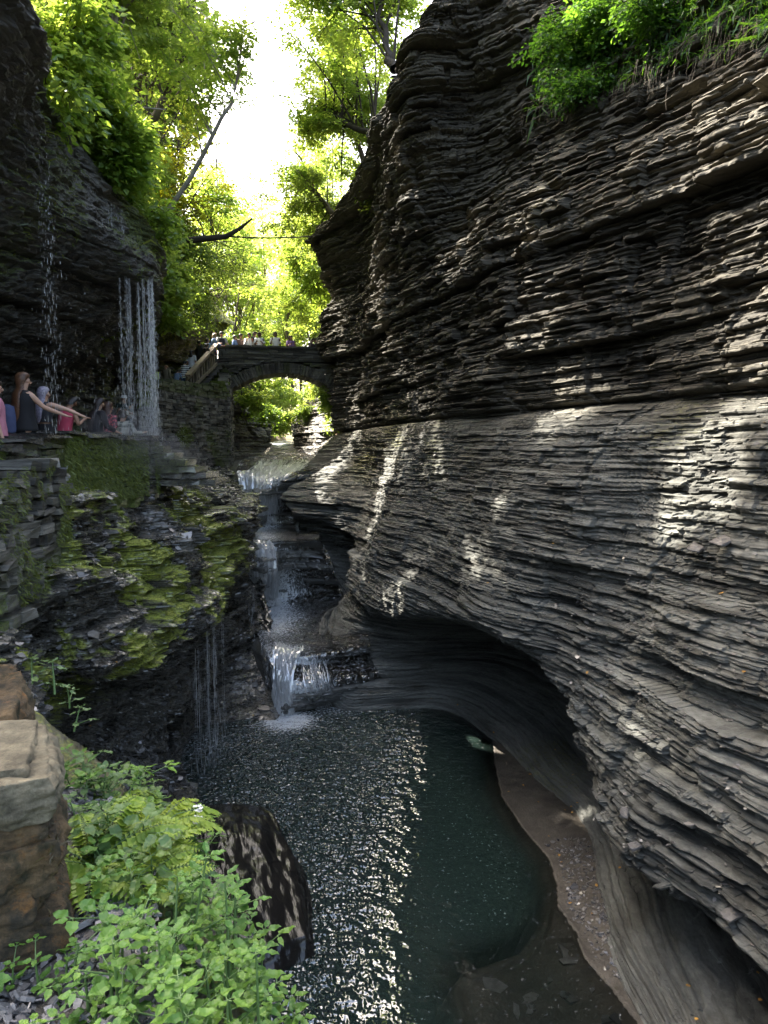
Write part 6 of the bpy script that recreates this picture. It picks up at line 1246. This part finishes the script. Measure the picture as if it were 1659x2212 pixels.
# gravel of slate chips on the path
def chips(name, pts, nrm, size, mat, seed, thick=.12, kind='stuff', tilt=.25, label=None):
    rs = np.random.RandomState(seed); n = len(pts); th = rs.uniform(0, 6.28, n); nr = nrm + rs.normal(0, tilt, (n, 3)); nr /= np.linalg.norm(nr, axis=1, keepdims=True)
    a = np.cross(nr, np.stack([np.cos(th), np.sin(th), 0 * th], -1)); a /= np.linalg.norm(a, axis=1, keepdims=True) + 1e-9; b = np.cross(nr, a); s = size * np.exp(rs.normal(0, .45, n)); asp = rs.uniform(.4, .9, n)
    cs = []
    for (x, y) in ((-1, -.7), (.2, -1), (1, -.3), (.7, .8), (-.6, 1)):
        cs.append(pts + a * (s * (x + rs.normal(0, .25, n)))[:, None] + b * (s * asp * (y + rs.normal(0, .25, n)))[:, None])
    top = np.stack(cs, 1) + (nr * (s * thick)[:, None])[:, None]; bot = np.stack(cs, 1) - (nr * (s * thick)[:, None])[:, None]
    V = np.concatenate([top, bot], 1).reshape(-1, 3); i = np.arange(n)[:, None] * 10
    F5 = np.concatenate([i + np.arange(5)[None]], 0); F4 = np.concatenate([np.stack([i[:, 0] + k, i[:, 0] + 5 + k, i[:, 0] + 5 + (k + 1) % 5, i[:, 0] + (k + 1) % 5], -1) for k in range(5)])
    o = mesh_np(name, V, [F5, F4], mat, attrs={'lay': np.repeat(rs.uniform(0, 1, n), 10), 'moss': np.zeros(n * 10), 'wet': np.repeat(rs.uniform(.3, 1, n), 10)})
    return tag(o, label, None, None, kind)
M_SLATE = mat_rock('slate_chips', (.06, .058, .062), (.26, .25, .25), rough=.55, wetrough=.16, fine=.5)
M_SLATEW = mat_rock('wet_slate_chips', (.03, .029, .029), (.20, .195, .19), rough=.3, wetrough=.08, fine=.25)
M_SLATED = mat_rock('dry_slate_chips', (.03, .028, .026), (.17, .16, .15), rough=.7, wetrough=.3, fine=.5)
n_ = 9000; gx_ = rs_.uniform(-2.2, -.3, n_); gy_ = rs_.uniform(1.2, 3.2, n_); gx_ = np.minimum(gx_, np.interp(gy_, ys, xl) + .12 + rs_.normal(0, .06, n_)); gp = np.stack([gx_, gy_, 5.385 + rs_.uniform(0, .035, n_)], -1)
chips('gravel', gp, np.tile([0, 0, 1.0], (n_, 1)), .014, M_SLATE, 1, .2, tilt=.5)
def sample(ter, n, f, seed, idx=0):
    V, N, m = TER[ter][idx]; rs = np.random.RandomState(seed); q = proj(V); k = f(V, N, m) & (q[:, 0] > -60) & (q[:, 0] < 1720) & (q[:, 1] > -60) & (q[:, 1] < 2280); i = np.where(k)[0]; i = i[rs.randint(0, len(i), n)]; return V[i] + rs.normal(0, .02, (n, 3)), N[i], m[i]
a, b, _ = sample('rock_slope', 5200, lambda V, N, m: (N[:, 2] > .35) & (m < .55), 2); chips('slate_debris', a + b * .015, b * .6 + [0, 0, .4], .045, M_SLATEW, 3, .10, tilt=.22)
a, b, _ = sample('cliff', 1500, lambda V, N, m: (N[:, 2] > .5) & (V[:, 2] < 5.5) & (V[:, 2] > 1.3) & (V[:, 1] < 13), 4); chips('slate_debris', a + b * .01, b * .4 + [0, 0, .6], .019, M_SLATED, 5, .12, tilt=.2)
a, b, _ = sample('cliff', 900, lambda V, N, m: (N[:, 2] > .5) & (V[:, 2] < 8.2) & (V[:, 2] >= 5.5) & (V[:, 1] < 20), 6); chips('slate_debris', a + b * .01, b * .4 + [0, 0, .6], .019, M_SLATED, 7, .12, tilt=.2)
k = (fs > .15) & (fs < .8) & (gy < 12) & (gy > 7.5); i = np.where(k.ravel())[0]; i = i[rs_.randint(0, len(i), 1500)]; pts = np.stack([gx.ravel()[i], gy.ravel()[i], fz.ravel()[i]], -1) + rs_.normal(0, .03, (1500, 3)) * [1, 1, 0]
chips('gravel', pts, np.tile([0, 0, 1.0], (1500, 1)), .018, M_SLATE, 8, .2, tilt=.3)
k = (fe > .2) & (fs < -.1) & (gy < 10); i = np.where(k.ravel())[0]; i = i[rs_.randint(0, len(i), 160)]; pts = np.stack([gx.ravel()[i], gy.ravel()[i], fz.ravel()[i]], -1)
chips('sunken_stones', pts, np.tile([0, 0, 1.0], (160, 1)), .07, M_SLATE, 9, .15, tilt=.1)
# a few large loose slabs
for i, (u, v, sz, rz, lab) in enumerate([(1580, 1972, .17, .4, 'bluish flat slate slab lying on the lowest right ledge near the picture edge'), (1345, 1755, .10, 1.2, 'small dark slate leaning on the ledge above the sand bank'), (1372, 1832, .12, .2, 'long grey slate flake on the ledge above the sand bank, right of the smooth rock'), (1560, 1178, .22, .5, 'pale slab resting on the mid ledge at the right edge'), (1500, 1182, .18, .9, 'thin pale slab left of the larger slab on the mid ledge')]):
    c = on_cliff(u, v)
    if c is not None:
        Q, F = rock_block((sz * 1.7, sz * .9, .03), 20 + i, 12, .03, .25, 6); o = mesh_np('slate_slab', Q, F, M_SLATED, attrs={'lay': np.full(len(Q), .75), 'moss': np.zeros(len(Q)), 'wet': np.full(len(Q), .3)})
        o.location = c + [-.03, -.05, .03]; o.rotation_euler = (.15, -.2, rz); tag(o, lab, 'stone')
# moss tufts
def tufts(name, pts, nrm, L, mat, seed, hang=.7, wd=.35):
    rs = np.random.RandomState(seed); n = len(pts); d = nrm * .5 + rs.normal(0, .45, (n, 3)) - np.array([0, 0, hang]); d /= np.linalg.norm(d, axis=1, keepdims=True); s = rs.normal(0, 1, (n, 3)); s = np.cross(d, s); s /= np.linalg.norm(s, axis=1, keepdims=True)
    l = L * np.exp(rs.normal(0, .4, n))[:, None]; o = pts + nrm * .012; m = o + nrm * l * .35 + d * l * .45; V = np.stack([o - s * l * wd * .5, o + s * l * wd * .5, m + s * l * wd * .35, m - s * l * wd * .35, o + nrm * l * .25 + d * l], 1).reshape(-1, 3); i = np.arange(n) * 5
    return tag(mesh_np(name, V, [np.stack([i, i + 1, i + 2, i + 3], -1), np.stack([i + 3, i + 2, i + 4], -1)], mat, attrs={'var': np.repeat(np.clip(rs.normal(.5, .3, n), 0, 1), 5)}), kind='stuff')
ML_MOSS = mat_leaf('moss_tuft', (.15, .18, .02), (.48, .50, .07), 1.0, .35)
a, b, _ = sample('rock_slope', 42000, lambda V, N, m: m > .45, 11); tufts('moss', a, b, .035, ML_MOSS, 12, .5, .22)
a, b, _ = sample('overhang', 16000, lambda V, N, m: (m > .55) & (V[:, 1] > 9), 13); tufts('moss', a, b, .08, ML_MOSS, 14, .9, .16)
rsx = np.random.RandomState(15); n_ = 24000; L_ = np.array([(-5.12, 9.3), (-5.02, 10.4), (-5.0, 11.6), (-4.9, 13.2), (-4.74, 14.75)]); t_ = rsx.uniform(0, 4, n_); xy = linw(5, np.clip(t_, 0, 3.999)) @ L_; z_ = rsx.uniform(6.1, 7.25, n_)
mk = fbm(xy[:, 0] * .5, xy[:, 1] * 1.6, z_ * .35, 3) + .2 * fbm(xy[:, 0] * 4, xy[:, 1] * 6, z_ * 1.2, 2) > -.08
tufts('moss', (np.column_stack([xy[:, 0] + .03, xy[:, 1], z_]))[mk], np.tile([.97, -.2, .05], (mk.sum(), 1)), .04, ML_MOSS, 16, 1.2, .16)
rsx = np.random.RandomState(17); n_ = 16000; L_ = np.array([(-4.25, 7.0), (-4.5, 8.6), (-4.6, 9.6), (-4.68, 10.3), (-4.95, 10.75)]); t_ = rsx.uniform(0, 3.999, n_); xy = linw(5, t_) @ L_; z_ = rsx.uniform(5.1, 6.8, n_)
mk = fbm(xy[:, 0] * 2, xy[:, 1] * 2, z_ * 1.5, 3) > -.02
tufts('moss', (np.column_stack([xy[:, 0] + .05, xy[:, 1], z_]))[mk], np.tile([.97, -.25, .05], (mk.sum(), 1)), .035, ML_MOSS, 18, .9, .16)
rsx = np.random.RandomState(51); pts, nr = [], []
for ch in sp.children:
    if ch.name.startswith('stone'):
        me = ch.data; v = np.zeros(len(me.vertices) * 3, np.float32); me.vertices.foreach_get('co', v); v = v.reshape(-1, 3); nn_ = np.zeros(len(v) * 3, np.float32); me.vertices.foreach_get('normal', nn_); nn_ = nn_.reshape(-1, 3)
        k = fbm(v[:, 0] * 5, v[:, 1] * 5, v[:, 2] * 5 + 2, 3) > .02; i = np.where(k)[0]
        if len(i): i = i[rsx.randint(0, len(i), 9000)]; pts.append(v[i] + rsx.normal(0, .006, (9000, 3))); nr.append(nn_[i])
ML_RUST = mat_leaf('rusty_moss', (.07, .05, .014), (.26, .17, .04), 1.0, .3)
tufts('moss', np.concatenate(pts), np.concatenate(nr), .020, ML_RUST, 52, .5, .16)
# green spilling over the right rim, roots and grass
for i, (u, v, rx, rz, n, lab) in enumerate([(1230, 110, .95, .55, 3800, 'green leafy shrub hanging from the top of the right cliff, leftmost of the greenery there'), (1330, 60, 1.0, .6, 3800, 'green leafy shrub at the top edge of the right cliff, middle of the greenery there'), (1270, 190, .75, .3, 1800, 'lowest trailing greenery on the right cliff below the hanging shrubs'), (1450, 40, .9, .35, 2200, 'sparse green shrub on the right cliff at the top, rightmost of the greenery')]):
    c = on_cliff(u, v)
    if c is None: continue
    c = c + np.array([-.25, -.25, .1]); tree('cliff_shrub', lab, 'shrub', [c + [.5, .35, .1], c + [.2, .15, .1], c], .03, (c, (rx, .45, rz)), 16, n, .095, ML_DEEP, M_BARKD, 300 + i, None, (.1, 1), .5, 7, .14, .7, prune=False, holes=False)
m_ = MB(); rsx = np.random.RandomState(21)
for k in range(220):
    u = rsx.uniform(1130, 1640); v = 235 - (u - 1130) * .33 + rsx.normal(0, 25); c = on_cliff(u, max(v, 6))
    if c is None: continue
    l = rsx.uniform(.15, .6) * (2.4 if rsx.rand() < .06 else 1); p0 = c + [-.08, -.08, 0]; q = np.linspace(0, 1, 5)[:, None]; m_.tube(p0 + np.array([-.10, -.10, 0]) * q * rsx.uniform(.3, 1.5) + np.array([0, 0, -l]) * q + rsx.normal(0, .02, (5, 3)) * q, np.linspace(.004, .0015, 5), 3, cap=False)
tag(m_.build('hanging_roots', M_BARK), kind='stuff')
a, b, _ = sample('cliff', 5000, lambda V, N, m: (V[:, 2] > 12.5) & (V[:, 1] < 18) & (np.abs(proj(V)[:, 1] - (235 - (proj(V)[:, 0] - 1130) * .33) + 70) < 90) & (proj(V)[:, 0] > 1150), 22); tufts('grass', a, b, .16, ML_DEEP, 23, 1.0, .12)
# wet boulder at the pool's edge, fallen leaves
M_FILM, t_, b_ = mat_new('running_water_film')
b_.inputs['Base Color'].default_value = (.012, .011, .010, 1); b_.inputs['Roughness'].default_value = .22; b_.inputs['IOR'].default_value = 1.5
n1_, n2_ = noise(t_, 1.6, 2, stretch=(1.4, .5, 1)), noise(t_, 9, 3, stretch=(1.6, .5, 1)); bs_ = None
for h_, d_ in ((n1_, .22), (n2_, .012)):
    bu_ = t_.nodes.new('ShaderNodeBump'); bu_.inputs['Strength'].default_value = 1; bu_.inputs['Distance'].default_value = d_; t_.links.new(h_, bu_.inputs['Height'])
    if bs_ is not None: t_.links.new(bs_, bu_.inputs['Normal'])
    bs_ = bu_.outputs[0]
t_.links.new(bs_, b_.inputs['Normal'])
Q, F = rock_block((2.9, 4.0, 1.4), 12, 90, .12, .55, .8); d_, l_ = S_LOW(Q + [-2.7, 10.2, 0]); Q[:, 0] += d_ * .25; o = mesh_np('boulder', Q, F, M_FILM, smooth=True, attrs={'lay': np.full(len(Q), .25), 'moss': np.zeros(len(Q)), 'wet': np.ones(len(Q))})
o.location = (-2.95, 10.5, -.86); o.rotation_euler = (.05, .10, .35); tag(o, 'big black wet boulder with water running over it at the left edge of the pool', 'boulder')
M_DEADLEAF = mat_plain('fallen_leaf', (.42, .22, .04), .6, .5, 30)
fl, ff = [], []; off = 0
pa, _, _ = sample('rock_slope', 70, lambda V, N, m: N[:, 2] > .4, 31); pb, _, _ = sample('cliff', 60, lambda V, N, m: (N[:, 2] > .5) & (V[:, 2] < 8.3), 32); k = np.where((fs > .1).ravel() & (gy > 8).ravel() & (gx < 4.2).ravel())[0]; k = k[rs_.randint(0, len(k), 40)]; pc = np.stack([gx.ravel()[k], gy.ravel()[k], fz.ravel()[k]], -1)
for c in np.concatenate([pa, pb, pc]):
    V, F = leaf_blade(rs_.uniform(.04, .08), .045, 5, .2, .2, .05); M = rotm(rs_.uniform(0, 6.28), rs_.normal(0, .25)); fl.append(V @ M.T + c + [0, 0, .025]); ff.append(F + off); off += len(V)
tag(mesh_np('fallen_leaves', np.concatenate(fl), np.concatenate(ff), M_DEADLEAF), kind='stuff')
